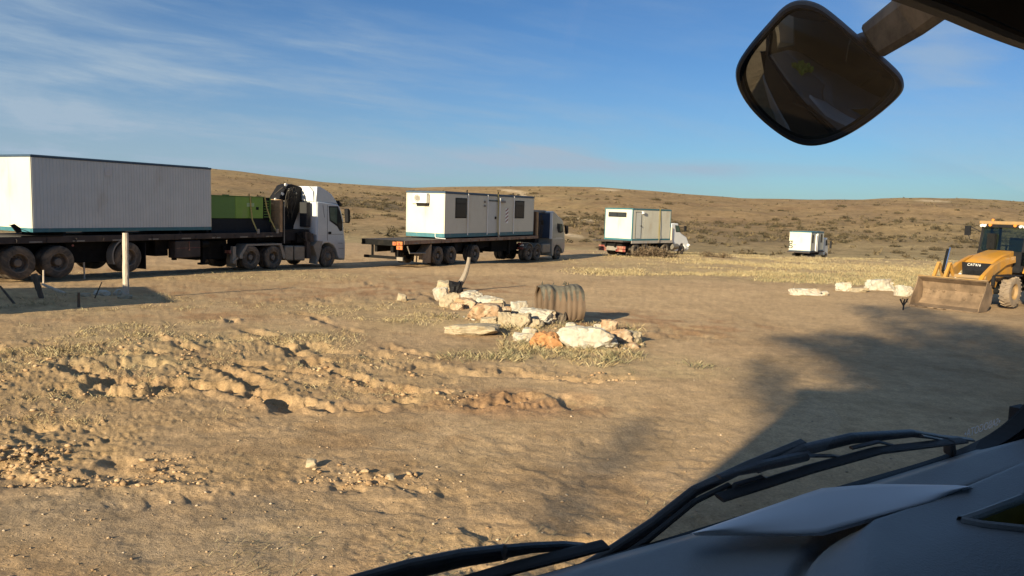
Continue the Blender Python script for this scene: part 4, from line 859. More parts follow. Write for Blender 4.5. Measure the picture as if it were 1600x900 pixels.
q = f.B(); arc(q, 9.96, -2.88, .62, .3, 2.6, -.10, .45, .03); arc(q, 11.16, -2.92, .62, .2, 2.5, -.10, .45, .03); q.build('mudguard', M['fender'], tw)
q = f.B(); q.box(12.0, 13.3, -.05, .5, -3.0, -2.35); q.build('fuel_tank', M['tank'], tw, bevel=.08, seg=3)
for (y0_, y1_, z0_, z1_, mm) in ((-.08, .3, -2.62, -2.50, 'red'), (-.1, .1, -2.40, -2.30, 'plate'), (.0, .3, -2.34, -2.2, 'red')): q = f.B(); q.box(9.05, 9.12, y0_, y1_, z0_, z1_); q.build('tail_lamp', M[mm], tw)
prof = [(863.5, 331.5), (866, 330.5), (872, 337), (879.5, 344.5), (881, 352), (882.5, 366), (882.8, 384), (881.5, 394), (879, 396), (877.5, 389), (874, 384), (869, 382.5), (866, 388), (864.5, 400), (862.5, 400), (862.8, 378)]
q = f.B(); q.prism(f.poly(prof), -.1, 2.4); cb2 = q.build('cab_body', mat('grey_cab_paint', (.30, .30, .27), .35, metal=.1, var=.06, dirt=DUST, dirt_amt=.25, coat=.3), tw, bevel=.05, seg=3)
q = f.B(); q.prism(f.poly([(870.5, 349), (878.5, 350), (880, 362), (876.5, 364), (872, 363), (870.3, 357)], .1), -.108, -.098); wf = q.build('window_frame', M['black'], cb2); q = f.B(); q.prism(f.poly([(874.5, 351), (877.5, 351.5), (878.5, 361), (874.5, 362)], .1), -.112, -.107); q.build('window_pane', M['glassg'], wf)
q = f.B(); q.box(13.27, 13.34, -.12, .06, -2.05, -.22); q.build('cab_corner_panel', M['cabwhite'], tw); q = f.B(); q.box(13.25, 13.30, .07, 2.35, -2.0, -.3); q.build('cab_back', mat('cab_back_blue', (.03, .05, .09), .5), tw)
q = f.B(); q.box(14.0, 15.0, -.105, -.1, -2.0, -1.98); q.box(13.5, 15.2, -.108, -.1, -2.06, -2.04); q.build('body_stripe', M['white'], cb2)
q = f.B(); q.prism(f.poly([(882.8, 352), (885.3, 353), (885.5, 364), (883.5, 366)], .35), -.5, -.3); wm2 = q.build('wing_mirror', M['black'], tw, bevel=.03); a = f.sp(880, 352); b = f.sp(884, 354, .4); q = f.B(); q.tube([(a[0], -.1, a[1]), (b[0], -.4, b[1])], .015, 6); q.build('mirror_stay', M['black'], wm2)
q = f.B(); q.box(10.8, 13.5, .5, .75, -.24, -.10); q.box(11.2, 13.3, 1.5, 1.7, -.30, -.18); q.build('crane_boom', M['fender'], tw, bevel=.02)
q = f.B(); q.box(11.9, 12.5, .5, 1.9, -2.3, -1.2); q.cyl((12.2, 1.2, -1.3), (12.2, 1.2, -.3), .2, 12); q.prism(f.poly([(846, 345), (849, 343), (859, 375), (856, 377)], -.6), .55, .75); q.prism(f.poly([(843, 338), (862, 336), (862, 345), (843, 347)], -1.2), 1.1, 1.5); cr2 = q.build('crane_base', M['black'], tw)
q = f.B()
for k in range(8): a = random.uniform(11.8, 12.8); q.tube([(a, .45, -.4), (a+random.uniform(-.2, .2), .35, -1.0), (a+random.uniform(-.3, .3), .45, -2.0)], .02, 5)
q.build('hydraulic_hose', M['rope'], cr2, stuff=True)

# ------------------------------------------------------------------ lorry 3
f = Fr(44.5, 987, 376.3, 58.8)
c3_ = container(f, 'site_cabin', 'short white cabin with a wide slot window and teal corner posts, third lorry', 0, 5.25, 2.65, -2.24, .22, posts='teal', seams=(1.55, 3.4), base=.14, top=.09, roof_near='teal')
a = f.bp(951, 331, 0); b = f.bp(979, 339.5, 0); y0_, y1_ = min(a[0], b[0]), max(a[0], b[0]); z0_, z1_ = min(a[1], b[1]), max(a[1], b[1])
q = f.B(); q.box(-.02, .0, y0_, y1_, z0_, z1_); wf = q.build('window_frame', M['black'], c3_, bevel=.01)
for k in range(2): q = f.B(); m_ = (y1_-y0_)/2; q.box(-.026, -.021, y0_+.05+k*m_, y0_+m_-.03+k*m_, z0_+.05, z1_-.05); q.build('window_pane', M['glass'], wf)
q = f.B(); q.box(.42, 1.12, -.02, -.002, -2.06, -.06); dr = q.build('door', M['grey'], c3_, bevel=.012); q = f.B(); q.box(.40, .42, -.024, 0, -2.06, -.04); q.box(1.12, 1.14, -.024, 0, -2.06, -.04); q.box(.35, 1.2, -.03, 0, -.05, -.02); q.cyl((1.08, -.02, -1.1), (1.08, -.08, -1.1), .045, 8); q.build('door_frame', M['chassis'], dr)
q = f.B(); q.box(1.15, 1.42, -.14, -.01, -.18, .02); q.build('outside_lamp', M['plate'], c3_, bevel=.02)
t3 = f.thing('flatbed_truck', 'white bonneted flatbed truck carrying the short slot-window cabin, third lorry', 'truck', -1.0, -3.42, 0, 'lorries')
q = f.B(); q.box(-1.25, 5.45, -.1, 2.75, -2.34, -2.25); q.build('deck', M['deck'], t3); q = f.B(); q.box(-.2, 5.45, -.13, -.1, -2.44, -2.23); q.build('side_rail', mat('pale_deck_rail', (.42, .38, .33), .7, var=.15, dirt=DUST, dirt_amt=.3), t3)
q = f.B(); q.box(5.30, 5.40, -.12, 2.7, -2.25, -1.2); q.build('headboard', M['oldwood'], t3)
q = f.B()
for yy in (.8, 1.7): q.box(-1.0, 7.6, yy, yy+.12, -2.75, -2.42)
q.box(-.8, 0, .3, 2.3, -2.9, -2.4); q.build('chassis_beam', M['chassis'], t3)
for t in (.6, 1.8, 4.6): wheel(f, t3, t, .05, -2.95, .48); wheel(f, t3, t, -2.5, -2.95, .48, far=True)
wheel(f, t3, 7.05, .02, -3.04, .40, .25, 'front'); wheel(f, t3, 7.05, -2.1, -3.04, .40, .25, 'front', far=True)
for (ya, yb, za, zb2, mm) in ((1.75, 2.5, -2.86, -2.64, 'red'), (1.75, 2.5, -3.08, -2.90, 'red'), (-.05, .75, -2.86, -2.66, 'red'), (-.05, .85, -3.08, -2.90, 'red'), (.7, 1.75, -3.02, -2.70, 'fender')):
    q = f.B(); q.box(-.85, -.80, ya, yb, za, zb2); q.build('rear_marker_board' if mm == 'red' else 'bumper_plate', M[mm], t3)
prof = [(1050.5, 349), (1061, 349), (1063.5, 362), (1067, 366), (1074, 370.5), (1077.5, 380), (1077.5, 390), (1072.5, 392), (1071.5, 386), (1069, 381), (1065.5, 381), (1062.5, 386), (1060.5, 393), (1056, 393), (1053.5, 380), (1051, 376)]
q = f.B(); q.prism(f.poly(prof), -.02, 2.2); cb3 = q.build('cab_body', M['cabwhite'], t3, bevel=.06, seg=2)
q = f.B(); q.prism(f.poly([(1054.8, 352), (1061, 352.5), (1063, 362.5), (1056, 362.5)], .02), -.035, -.018); wf = q.build('window_frame', M['chassis'], cb3); q = f.B(); q.prism(f.poly([(1055.7, 353), (1060.5, 353.3), (1062, 361.5), (1056.5, 361.5)], .02), -.039, -.034); q.build('window_pane', M['glassg'], wf)
q = f.B(); q.prism(f.poly([(1069.2, 353), (1071.2, 353), (1071, 361), (1069.4, 361)], .5), -.6, -.45); wm3 = q.build('wing_mirror', M['black'], t3); a = f.sp(1063, 355, .02); b = f.sp(1070, 356, .5); q = f.B(); q.tube([(a[0], -.02, a[1]), (b[0], -.5, b[1])], .02, 6); q.build('mirror_stay', M['black'], wm3)
q = f.B(); a = f.sp(1074, 383, .0); q.cyl((a[0], -.06, a[1]), (a[0]+.15, -.06, a[1]), .11, 10); q.build('headlight', M['lampg'], cb3)
q = f.B(); q.box(7.5, 7.9, -.02, 2.2, -3.15, -2.95); q.build('front_bumper', M['fender'], t3); q = f.B(); q.cyl((5.5, -.0, -2.75), (6.3, 0, -2.75), .24, 14); q.build('fuel_tank', M['tank'], t3, smooth=True)
strap(f, [(3.62, 2.6, .25), (3.62, -.03, .25), (3.60, -.07, -.9), (3.55, -.08, -1.6), (3.50, -.13, -2.36)], .13, 'yellowish strap down the side of the short slot-window cabin', 3.6)

# ------------------------------------------------------------------ lorry 4 (far)
f = Fr(36, 1266, 392, 100)
c4_ = container(f, 'site_cabin', 'small farthest white cabin with dark round mark on its end', 0, 6.2, 2.75, -4.55, -1.98, seams=(2.2, 4.1), base=.13, top=.10, base_m='navy', roof_near='teal')
for t in (.5, 4.7): q = f.B(); q.box(t, t+.7, -.02, 0, -3.4, -2.3); q.build('window_pane', M['glass'], c4_)
q = f.B(); q.box(2.75, 3.7, -.02, 0, -4.4, -2.3); q.build('door', M['fender'], c4_); q = f.B(); q.cyl((2.3, -.06, -4.5), (2.3, -.06, -2.3), .07, 8); q.cyl((2.9, -.06, -4.6), (2.9, -.06, -2.2), .07, 8); q.build('lashing_pole', M['white'], c4_)
a = f.bp(1235.5, 378.5, -.01); tm_ = text_mesh('end_print', 'g', 1.5, M['logo'], c4_, (-.012, a[0], a[1]+4.55), (PI/2, 0, -PI/2), 1, .003)
a = f.bp(1240, 382, -.01); text_mesh('end_print', 'gruas', .26, M['logo'], c4_, (-.012, a[0], a[1]+4.55), (PI/2, 0, -PI/2), 1, .003)
t4 = f.thing('flatbed_truck', 'far truck carrying the small farthest white cabin, mostly hidden by grass', 'truck', 0, -5.9, 0, 'lorries')
q = f.B(); q.box(-.6, 6.6, -.1, 2.8, -4.72, -4.58); q.build('deck', M['deck'], t4); q = f.B(); q.box(-.4, 9.0, .7, .85, -5.1, -4.73); q.box(-.4, 9.0, 1.8, 1.95, -5.1, -4.73); q.build('chassis_beam', M['chassis'], t4)
for t in (1.0, 2.3, 8.3): wheel(f, t4, t, .0, -5.38, .5); wheel(f, t4, t, -2.5, -5.38, .5, far=True)
q = f.B(); q.prism([(7.0, -5.2), (7.0, -3.0), (7.2, -2.85), (8.6, -2.85), (9.1, -3.9), (9.3, -4.4), (9.3, -5.3), (8.9, -5.3), (8.7, -4.85), (7.9, -4.85), (7.7, -5.3)], .1, 2.5); cb4 = q.build('cab_body', M['cabwhite'], t4, bevel=.06); q = f.B(); q.prism([(7.8, -3.9), (7.8, -3.1), (8.5, -3.1), (8.85, -3.9)], .085, .1); q.build('window_pane', M['glass'], cb4)
q = f.B(); q.box(9.2, 9.35, -.35, -.1, -4.3, -3.3); q.build('wing_mirror', M['black'], t4)

# ------------------------------------------------------------------ backhoe loader at the right
f = Fr(233.13, 1500, 480, 25); f.C = np.array([14.0, 24.9, 0.])
GB = -2.84
bh = f.thing('backhoe_loader', 'yellow backhoe loader with wide muddy front bucket lowered to the ground', 'backhoe loader', -2.5, GB)
T = lambda px, py, y: f.sp(px, py, -y)             # (t, z) on the lengthwise plane at local y
Yb = .05
sec = [(0, -2.84), (-.02, -2.86), (-.60, -2.84), (-.88, -2.62), (-.95, -2.28), (-.82, -1.98), (-.50, -1.79), (-.48, -1.83), (-.76, -2.0), (-.88, -2.28), (-.82, -2.58), (-.58, -2.79)]
sec = [(a, -2.84+(b+2.84)*.93) for a, b in sec]; q = f.B(); q.prism(sec, -1.06+Yb, 1.06+Yb); bk = q.build('bucket', M['bucket'], bh, bevel=.008)
q = f.B()
for yy in (-1.085+Yb, 1.062+Yb): q.prism([(a, -2.84+(b+2.84)*.93) for a, b in [(.0, -2.84), (-.60, -2.85), (-.89, -2.62), (-.955, -2.28), (-.82, -1.98), (-.50, -1.785), (-.40, -2.1), (-.12, -2.55)]], yy, yy+.022)
q.build('bucket_cheek', M['bucket'], bk)
for k in range(7): q = f.B(); q.box(-.05, .06, -1.06+Yb+k*.303, -1.06+Yb+k*.303+.20, -2.875, -2.835); q.build('cutting_edge', M['bucket'], bk, bevel=.006)
q = f.B(); q.box(-.54, -.44, -1.09+Yb, 1.09+Yb, -1.875, -1.84); q.build('bucket_lip', M['yellowd'], bk, bevel=.01)
q = f.B()
for k in range(26):
    yy = random.uniform(-.95, 1.0); zz = random.uniform(-2.6, -2.1); r = random.uniform(.02, .07); q.lathe([(.001, -r*.4), (r, -r*.1), (r*.7, r*.3), (.001, r*.4)], (-.83+random.uniform(-.04, .02), yy, zz), 'x', 6)
q.build('mud_lump', M['bucket'], bk, stuff=True)
# loader arms, links, rams
armP = [(-1.0, -2.42), (-.99, -2.2), (-1.5, -1.75), (-2.2, -1.42), (-3.2, -1.18), (-3.9, -1.15), (-3.95, -1.38), (-3.2, -1.46), (-2.4, -1.72), (-1.75, -2.05), (-1.1, -2.5)]
for yy in (-.62, .50): q = f.B(); q.prism(armP, yy, yy+.12); q.build('loader_arm', M['yellow'], bh, bevel=.012)
for (pts, y) in (([(1479, 440), (1477, 430), (1488, 409), (1493, 409), (1486, 440)], -.55), ([(1489, 441), (1497, 424), (1502, 413), (1506, 412), (1513, 438), (1508, 441), (1502, 424), (1496, 441)], -.35)):
    q = f.B(); q.prism([T(px, py, y) for px, py in pts], y-.05, y+.05) if False else None
for y0_ in (-.78, -.42):
    Z = lambda z: z
    for (a, b) in (((-.85, -2.05), (-1.25, -1.42)), ((-1.25, -1.42), (-1.75, -2.05))):
        d = unit(np.array([b[0]-a[0], 0, b[1]-a[1]])); n_ = np.array([d[2], -d[0]])*.055
        q = f.B(); q.prism([(a[0]+n_[0], a[1]+n_[1]), (b[0]+n_[0], b[1]+n_[1]), (b[0]-n_[0], b[1]-n_[1]), (a[0]-n_[0], a[1]-n_[1])], y0_, y0_+.09); q.build('bucket_link', M['yellow'], bh, bevel=.008)
q = f.B(); q.cyl((-1.2, -.50, -1.65), (-1.45, -.50, -.90), .022, 10); q.build('ram_rod', M['chrome'], bh, smooth=True); q = f.B(); q.cyl((-1.24, -.58, -1.7), (-1.49, -.58, -.95), .05, 10); q.build('ram_tube', mat('matte_black_rubber', (.012, .012, .012), .95, spec=.05), bh, smooth=True)
q = f.B(); q.cyl((-1.0, -.30, -2.2), (-1.9, -.30, -1.8), .05, 10); q.build('ram_tube', M['plate'], bh, smooth=True)
q = f.B(); q.cyl((-1.6, -.65, -1.85), (-1.6, .65, -1.85), .07, 10); q.cyl((-.98, -.6, -2.35), (-.98, .6, -2.35), .05, 10); q.build('cross_tube', M['yellowd'], bh)
# body
q = f.B(); q.prism([(-2.37, -2.0), (-2.37, -1.50), (-2.50, -1.36), (-3.2, -1.14), (-4.25, -.98), (-4.25, -1.95), (-2.6, -2.1)], -.44, .44); hd = q.build('engine_hood', M['yellow'], bh, bevel=.05, seg=3)
q = f.B(); q.prism([(-.40, -2.02), (-.44, -1.68), (-.47, -1.40), (.47, -1.40), (.47, -1.56), (.34, -1.68), (.30, -2.02)], -2.42, -2.34, 'yz'); gr = q.build('radiator_grille', M['black'], hd, bevel=.015)
q = f.B()
for k in range(8): q.box(-2.345, -2.325, -.33, .24, -1.98+k*.04, -1.965+k*.04)
q.box(-2.34, -2.32, -.07, -.05, -2.0, -1.66); q.build('grille_bar', M['chassis'], gr)
o = text_mesh('grille_print', 'CAT416', .125, M['plate'], gr, (0, 0, 0), (PI/2, 0, PI/2), 1, .003, shear=.25); o.location = (-2.333-f.t0, -.07, -1.475-f.z0)
o = text_mesh('hood_print', 'CAT', .17, M['plate'], hd, (0, 0, 0), (PI/2, 0, PI), 1, .003); o.location = (-4.0-f.t0, .448, -1.28-f.z0)
q = f.B(); q.prism([(-2.95, -1.82), (-3.05, -1.86), (-3.85, -1.52), (-3.95, -1.42), (-3.85, -1.40), (-3.05, -1.70)], .440, .447); q.build('side_decal', M['red'], hd)
q = f.B(); q.box(-3.5, -3.25, .442, .45, -1.36, -1.28); q.build('hood_vent', M['black'], hd)
q = f.B(); q.prism([(-2.40, -2.05), (-2.35, -1.85), (-2.75, -1.55), (-3.35, -1.28), (-3.6, -1.22), (-3.9, -1.30), (-3.9, -1.85), (-3.2, -1.90), (-2.9, -2.05), (-2.6, -2.5), (-2.3, -2.55)], .46, .50); q.build('side_plate', M['yellow'], bh, bevel=.01)
q = f.B(); q.box(-5.6, -2.3, -.38, .38, -2.45, -2.02); q.cyl((-2.72, -.85, -2.32), (-2.72, .85, -2.32), .11, 12); q.box(-4.3, -3.3, .4, .75, -2.45, -1.98); q.build('frame', M['chassis'], bh)
q = f.B(); q.box(-3.35, -2.15, .62, 1.1, -1.80, -1.76); q.box(-2.2, -2.1, .60, .70, -2.1, -1.79); q.build('mudguard', M['black'], bh, bevel=.01)
# cab
zt = .02
for (t0_, t1_, y, w_) in ((-4.45, -4.22, -.74, .07), (-4.45, -4.22, .67, .07)):
    q = f.B(); q.prism([(t1_+.02, -1.02), (t1_-.07, -1.02), (t0_-.02, zt-.1), (t0_+.06, zt-.1)], y, y+w_); q.build('cab_pillar', M['black'], bh)
q = f.B()
for y in (-.74, .67): q.box(-5.95, -5.87, y, y+.07, -1.02, zt-.1); q.box(-5.2, -5.12, y, y+.07, -1.6, zt-.1)
q.build('cab_pillar', M['black'], bh)
q = f.B(); q.prism([(-4.15, -1.02), (-4.15, -1.7), (-5.95, -1.7), (-5.95, -1.02)], -.74, -.68); q.box(-5.95, -4.2, .68, .74, -1.7, -1.5); q.box(-5.95, -5.88, -.68, .68, -1.7, -1.02); q.box(-4.24, -4.18, -.68, .68, -1.7, -1.02); q.box(-5.95, -4.2, -.68, .68, -1.74, -1.70); q.build('cab_lower_panel', M['black'], bh)
tg = bpy.data.materials.new('tinted_cab_glass'); tg.use_nodes = True; t_ = tg.node_tree; t_.nodes.clear(); o1 = N(t_, 'ShaderNodeOutputMaterial'); a1_ = N(t_, 'ShaderNodeBsdfTransparent'); a1_.inputs[0].default_value = (.52, .60, .52, 1); g1_ = N(t_, 'ShaderNodeBsdfGlossy'); g1_.inputs[0].default_value = (.8, .9, .85, 1); g1_.inputs['Roughness'].default_value = .06; x1 = N(t_, 'ShaderNodeMixShader'); t_.links.new(schlick(t_, .06), x1.inputs[0]); t_.links.new(a1_.outputs[0], x1.inputs[1]); t_.links.new(g1_.outputs[0], x1.inputs[2]); t_.links.new(x1.outputs[0], o1.inputs[0])
q = f.B(); q.prism([(-4.24, -1.0), (-4.25, -1.0), (-4.435, zt-.1), (-4.425, zt-.1)], -.67, .67); q.build('windscreen', tg, bh)
q = f.B(); q.box(-5.87, -5.2, -.71, -.705, -1.02, zt-.1); q.box(-5.12, -4.42, -.71, -.705, -1.02, zt-.1); q.box(-5.12, -4.40, .70, .705, -1.5, zt-.1); q.box(-5.87, -5.2, .70, .705, -1.02, zt-.1); q.build('side_window', tg, bh)
q = f.B(); q.box(-6.02, -4.28, -.82, .82, zt-.1, zt+.03); q.build('cab_roof', M['yellowd'], bh, bevel=.03, seg=2)
q = f.B(); q.box(-4.34, -4.28, -.7, .7, zt-.2, zt-.1); q.build('roof_visor', M['black'], bh)
for y in (-.70, -.60, .56, .68): q = f.B(); q.cyl((-4.30, y, zt-.13), (-4.20, y, zt-.15), .05, 12); q.build('work_light', M['lampg'], bh, smooth=True)
for y in (-.42, .38): q = f.B(); q.cyl((-4.30, y, zt-.12), (-4.22, y, zt-.12), .05, 12); q.build('turn_lamp', M['amber'], bh, smooth=True)
q = f.B(); q.cyl((-4.5, -.45, zt+.03), (-4.5, -.45, zt+.10), .045, 10); q.build('beacon', M['amber'], bh, smooth=True)
q = f.B(); q.box(-5.6, -5.15, -.26, .26, -1.35, -1.2); q.box(-5.68, -5.56, -.26, .26, -1.3, -.55); q.build('seat', M['interior'], bh, bevel=.03)
q = f.B(); q.lathe([(.19, 0), (.205, .012), (.22, 0), (.205, -.012), (.19, 0)], (-4.85, -.05, -.82), 'z', 20); q.build('steering_wheel', M['black'], bh, smooth=True); q = f.B(); q.cyl((-4.85, -.05, -.83), (-4.6, -.05, -1.5), .035, 8); q.box(-4.7, -4.4, -.2, .2, -1.65, -1.0); q.build('steering_column', M['black'], bh)
q = f.B(); q.box(-4.35, -4.15, -.45, -.2, -.95, -.4); q.build('console', M['chassis'], bh)
q = f.B(); q.box(-4.30, -4.27, .78, 1.12, -1.30, -1.10); q.build('white_plate', M['plate'], bh)
for y, y2 in ((-1.12, -.74),): q = f.B(); q.tube([(-4.3, -.74, -.35), (-4.15, -1.0, -.20), (-4.15, -1.10, -.25)], .014, 6); q.tube([(-4.3, -.74, -.75), (-4.15, -1.02, -.65), (-4.15, -1.10, -.45)], .012, 6); q.box(-4.17, -4.12, -1.22, -1.02, -.50, -.15); q.build('wing_mirror', M['black'], bh)
q = f.B(); q.tube([(-4.25, .9, -2.2), (-4.25, .95, -1.5), (-4.3, .88, -.6)], .018, 6); q.build('grab_rail', M['black'], bh)
def lug_wheel(f, parent, t, y, z, r, w, near):
    q = f.B(); ri = r*.52; q.lathe([(ri, -w*.42), (r*.80, -w*.5), (r*.93, -w*.42), (r*.945, 0), (r*.93, w*.42), (r*.8, w*.5), (ri, w*.42)], (t, y, z), 'y', 36); o = q.build('wheel', M['tyrelug'], parent, smooth=True)
    q = f.B(); n_ = 20
    for k in range(n_):
        for sd in (0, 1):
            a = 2*PI*(k+.5*sd)/n_; L = []
            for u in np.linspace(0, 1, 4):
                ya = (u*w*.5)*(1 if sd else -1); aa = a+.16*u; 
                L.append([(t+rr*math.cos(aa+da_), y+ya, z+rr*math.sin(aa+da_)) for rr, da_ in ((r*.92*(1-.05*u*u), -.05), (r*(1-.04*u*u), -.035), (r*(1-.04*u*u), .035), (r*.92*(1-.05*u*u), .05))])
            loft(q, L, True, True)
    q.build('tread_lug', M['tyrelug'], o, stuff=True)
    s_ = 1 if near else -1
    q = f.B(); q.lathe([(ri*1.02, s_*w*.42), (ri*.95, s_*w*.40), (ri*.86, s_*w*.15), (ri*.45, s_*w*.08), (ri*.42, s_*w*.2), (.001, s_*w*.22)], (t, y, z), 'y', 28); q.build('rim', M['yellowd'], o, smooth=True)
M['tyrelug'] = mat('dusty_lug_tyre', (.20, .155, .115), .9, var=.2, scale=7, dirt=(.30, .225, .15), dirt_amt=.5, bump=.2)
lug_wheel(f, bh, -2.72, .98, -2.30, .53, .34, True); lug_wheel(f, bh, -2.72, -.98, -2.34, .53, .34, False)
lug_wheel(f, bh, -5.0, 1.05, -2.08, .76, .45, True); lug_wheel(f, bh, -5.0, -1.05, -2.10, .76, .45, False)
q = f.B(); q.prism([(-4.15, -1.75), (-4.4, -1.45), (-5.9, -1.4), (-6.0, -1.7)], .75, 1.3); q.prism([(-4.15, -1.75), (-4.4, -1.45), (-5.9, -1.4), (-6.0, -1.7)], -1.3, -.75); q.build('mudguard', M['yellow'], bh, bevel=.02)
q = f.B(); q.box(-6.6, -5.6, -.5, .5, -2.4, -1.8); q.prism([(-6.4, -1.9), (-6.9, -.4), (-7.15, -.4), (-6.8, -1.9)], -.12, .12); q.prism([(-6.95, -.4), (-7.3, -1.8), (-7.5, -1.8), (-7.15, -.3)], -.1, .1); q.build('rear_boom', M['yellow'], bh)

# ------------------------------------------------------------------ placing on the ground from the photograph
def pt(px, py):
    x_, y_ = plane_xy(px, py)
    for _ in range(4): x_, y_ = plane_xy(px, py, gz(x_, y_)+.022*y_)
    return x_, y_
def ppm(x_, y_): return 1200/(y_*Fv[1]+(gz(x_, y_)-CZ)*Fv[2])

def rock_mesh(seed, sx, sy, sz, m, planes=13, lev=3, rough=.05):
    r_ = np.random.default_rng(seed); bm = bmesh.new(); bmesh.ops.create_icosphere(bm, subdivisions=lev, radius=1)
    nrm = r_.normal(size=(planes, 3)); nrm /= np.linalg.norm(nrm, axis=1)[:, None]; nrm = np.vstack([nrm, [[0, 0, 1], [0, 0, -1], [1, 0, 0], [-1, 0, 0], [0, 1, 0], [0, -1, 0]]]); d = np.concatenate([r_.uniform(.72, 1.0, planes), [.8, .7, .85, .85, .85, .85]])
    for v in bm.verts:
        u = np.array(v.co); u /= np.linalg.norm(u); k = nrm@u; rr = np.min(np.where(k > .05, d/np.maximum(k, .05), 9)); rr = min(rr, 1.25)
        rr *= 1+rough*(math.sin(u[0]*9+seed)*math.sin(u[1]*11+seed*2)*math.sin(u[2]*8+seed*3))+rough*.35*r_.normal(); v.co = Vector((u[0]*rr*sx, u[1]*rr*sy, u[2]*rr*sz))
    me = bpy.data.meshes.new('rock'); bm.to_mesh(me); bm.free(); me.materials.append(m); me.polygons.foreach_set('use_smooth', [True]*len(me.polygons)); me.set_sharp_from_angle(angle=math.radians(24)); return me
RG = 'rocks of the heap by the rusty culvert'; RR = 'pale boulders along the grass edge'; RL = 'stones at the foot of the tall wooden post'
rocks = [  # left, top, right, bottom (photo pixels), material, label, group
 (678, 454, 699, 475, 'quartz', 'white upright block, leftmost rock of the heap', RG), (684, 441, 712, 458, 'tanrock', 'tan capped rock beside the charred stump, top left of the heap', RG), (688, 461, 719, 487, 'tanrock', 'long greyish rock lying slanted at the left end of the heap', RG),
 (719, 456, 752, 473, 'quartz', 'clean white squared block just right of the bent post', RG), (714, 467, 745, 486, 'rusty', 'brown stained rock below the clean white squared block', RG), (746, 465, 784, 484, 'quartz', 'white rounded rock with pinkish back edge, middle left of the heap', RG),
 (733, 477, 783, 505, 'rusty', 'large tan and brown rock in the middle left front of the heap', RG), (778, 489, 802, 517, 'tanrock', 'wedge of tan rock with a brown face, centre front of the heap', RG), (797, 492, 829, 518, 'tanrock', 'smooth tan rock right of the brown faced wedge', RG),
 (780, 480, 799, 493, 'rusty', 'small dark streaked rock behind the brown faced wedge', RG), (799, 473, 823, 496, 'quartz', 'pointed bright white rock left of the rusty culvert', RG), (813, 485, 866, 512, 'quartz', 'long bright white block lying in front of the rusty culvert', RG),
 (697, 508, 776, 527, 'tanrock', 'long low yellowish slab at the front left of the heap', RG), (803, 522, 833, 538, 'quartz', 'small pale rock left of the bright orange rock', RG), (831, 521, 874, 549, 'orangerock', 'bright orange rock at the front of the heap', RG),
 (874, 514, 962, 553, 'quartz', 'biggest white rock, flat topped, at the front right of the heap', RG), (939, 501, 963, 521, 'rusty', 'tan and orange rock behind the biggest white rock', RG), (968, 519, 1001, 541, 'tanrock', 'rightmost pale rock of the heap', RG),
 (955, 516, 987, 544, 'rusty', 'reddish rock between the biggest white rock and the rightmost one', RG), (928, 507, 940, 517, 'quartz', 'little white rock peeping over the back of the biggest white rock', RG), (768, 470, 789, 486, 'tanrock', 'tan rock wedged behind the large tan and brown rock', RG), (706, 474, 724, 488, 'rusty', 'rusty stone under the clean white squared block', RG), (826, 500, 848, 516, 'tanrock', 'tan stone under the middle of the long bright white block', RG), (752, 496, 776, 510, 'tanrock', 'low tan stone above the long yellowish slab', RG), (884, 505, 903, 518, 'quartz', 'pale stone at the foot of the rusty culvert', RG), (816, 512, 836, 524, 'quartz', 'pale stone above the small rock left of the orange one', RG), (980, 536, 997, 546, 'rusty', 'brown stone below the rightmost pale rock', RG),
 (866, 520, 882, 532, 'tanrock', 'small yellowish stone between the orange and biggest white rocks', RG),
 (1238, 452, 1279, 466, 'quartz', 'long low pale boulder, leftmost at the grass edge', RR), (1281, 455, 1293, 464, 'quartz', 'small pale stone right of the leftmost grass edge boulder', RR), (1307, 443, 1328, 459, 'quartz', 'squarish pale boulder in the middle of the grass edge row', RR),
 (1329, 450, 1354, 458, 'tanrock', 'low tan stone between the two biggest grass edge boulders', RR), (1353, 438, 1391, 459, 'quartz', 'biggest pale humped boulder of the grass edge row', RR), (1401, 448, 1424, 468, 'quartz', 'pale boulder beside the left end of the loader bucket', RR),
 (149, 455, 171, 464, 'quartz', 'flat white stone left of the tall wooden post', RL), (180, 453, 193, 465, 'quartz', 'upright white stone against the tall wooden post', RL), (187, 461, 205, 469, 'tanrock', 'tan stone in front of the tall wooden post', RL), (125, 459, 140, 465, 'tanrock', 'small grey stone farthest left of the tall wooden post', RL), (621, 460, 636, 473, 'tanrock', 'lone pale stone left of the rock heap', None)]
for i_, (x0, y0, x1, y1, mm, lb, gp) in enumerate(rocks):
    x_, y_ = pt((x0+x1)/2, y1-(y1-y0)*.30); p_ = ppm(x_, y_); wdt = (x1-x0)/p_; hgt = (y1-y0)/p_
    sz = hgt*.66; o = obj_from('rock', rock_mesh(i_*7+3, wdt*.62, wdt*.48 if wdt < .9 else wdt*.36, sz, M[mm], planes=9+i_ % 5, lev=4 if wdt > .3 else 3, rough=.09)); o.location = (x_, y_, gz(x_, y_)+sz*.36); tag(o, lb, 'rock', gp); o.rotation_euler = (random.uniform(-.15, .15), random.uniform(-.2, .2)*min(1, hgt/wdt*1.2), random.uniform(-.35, .35)*min(1, hgt/wdt*1.5))
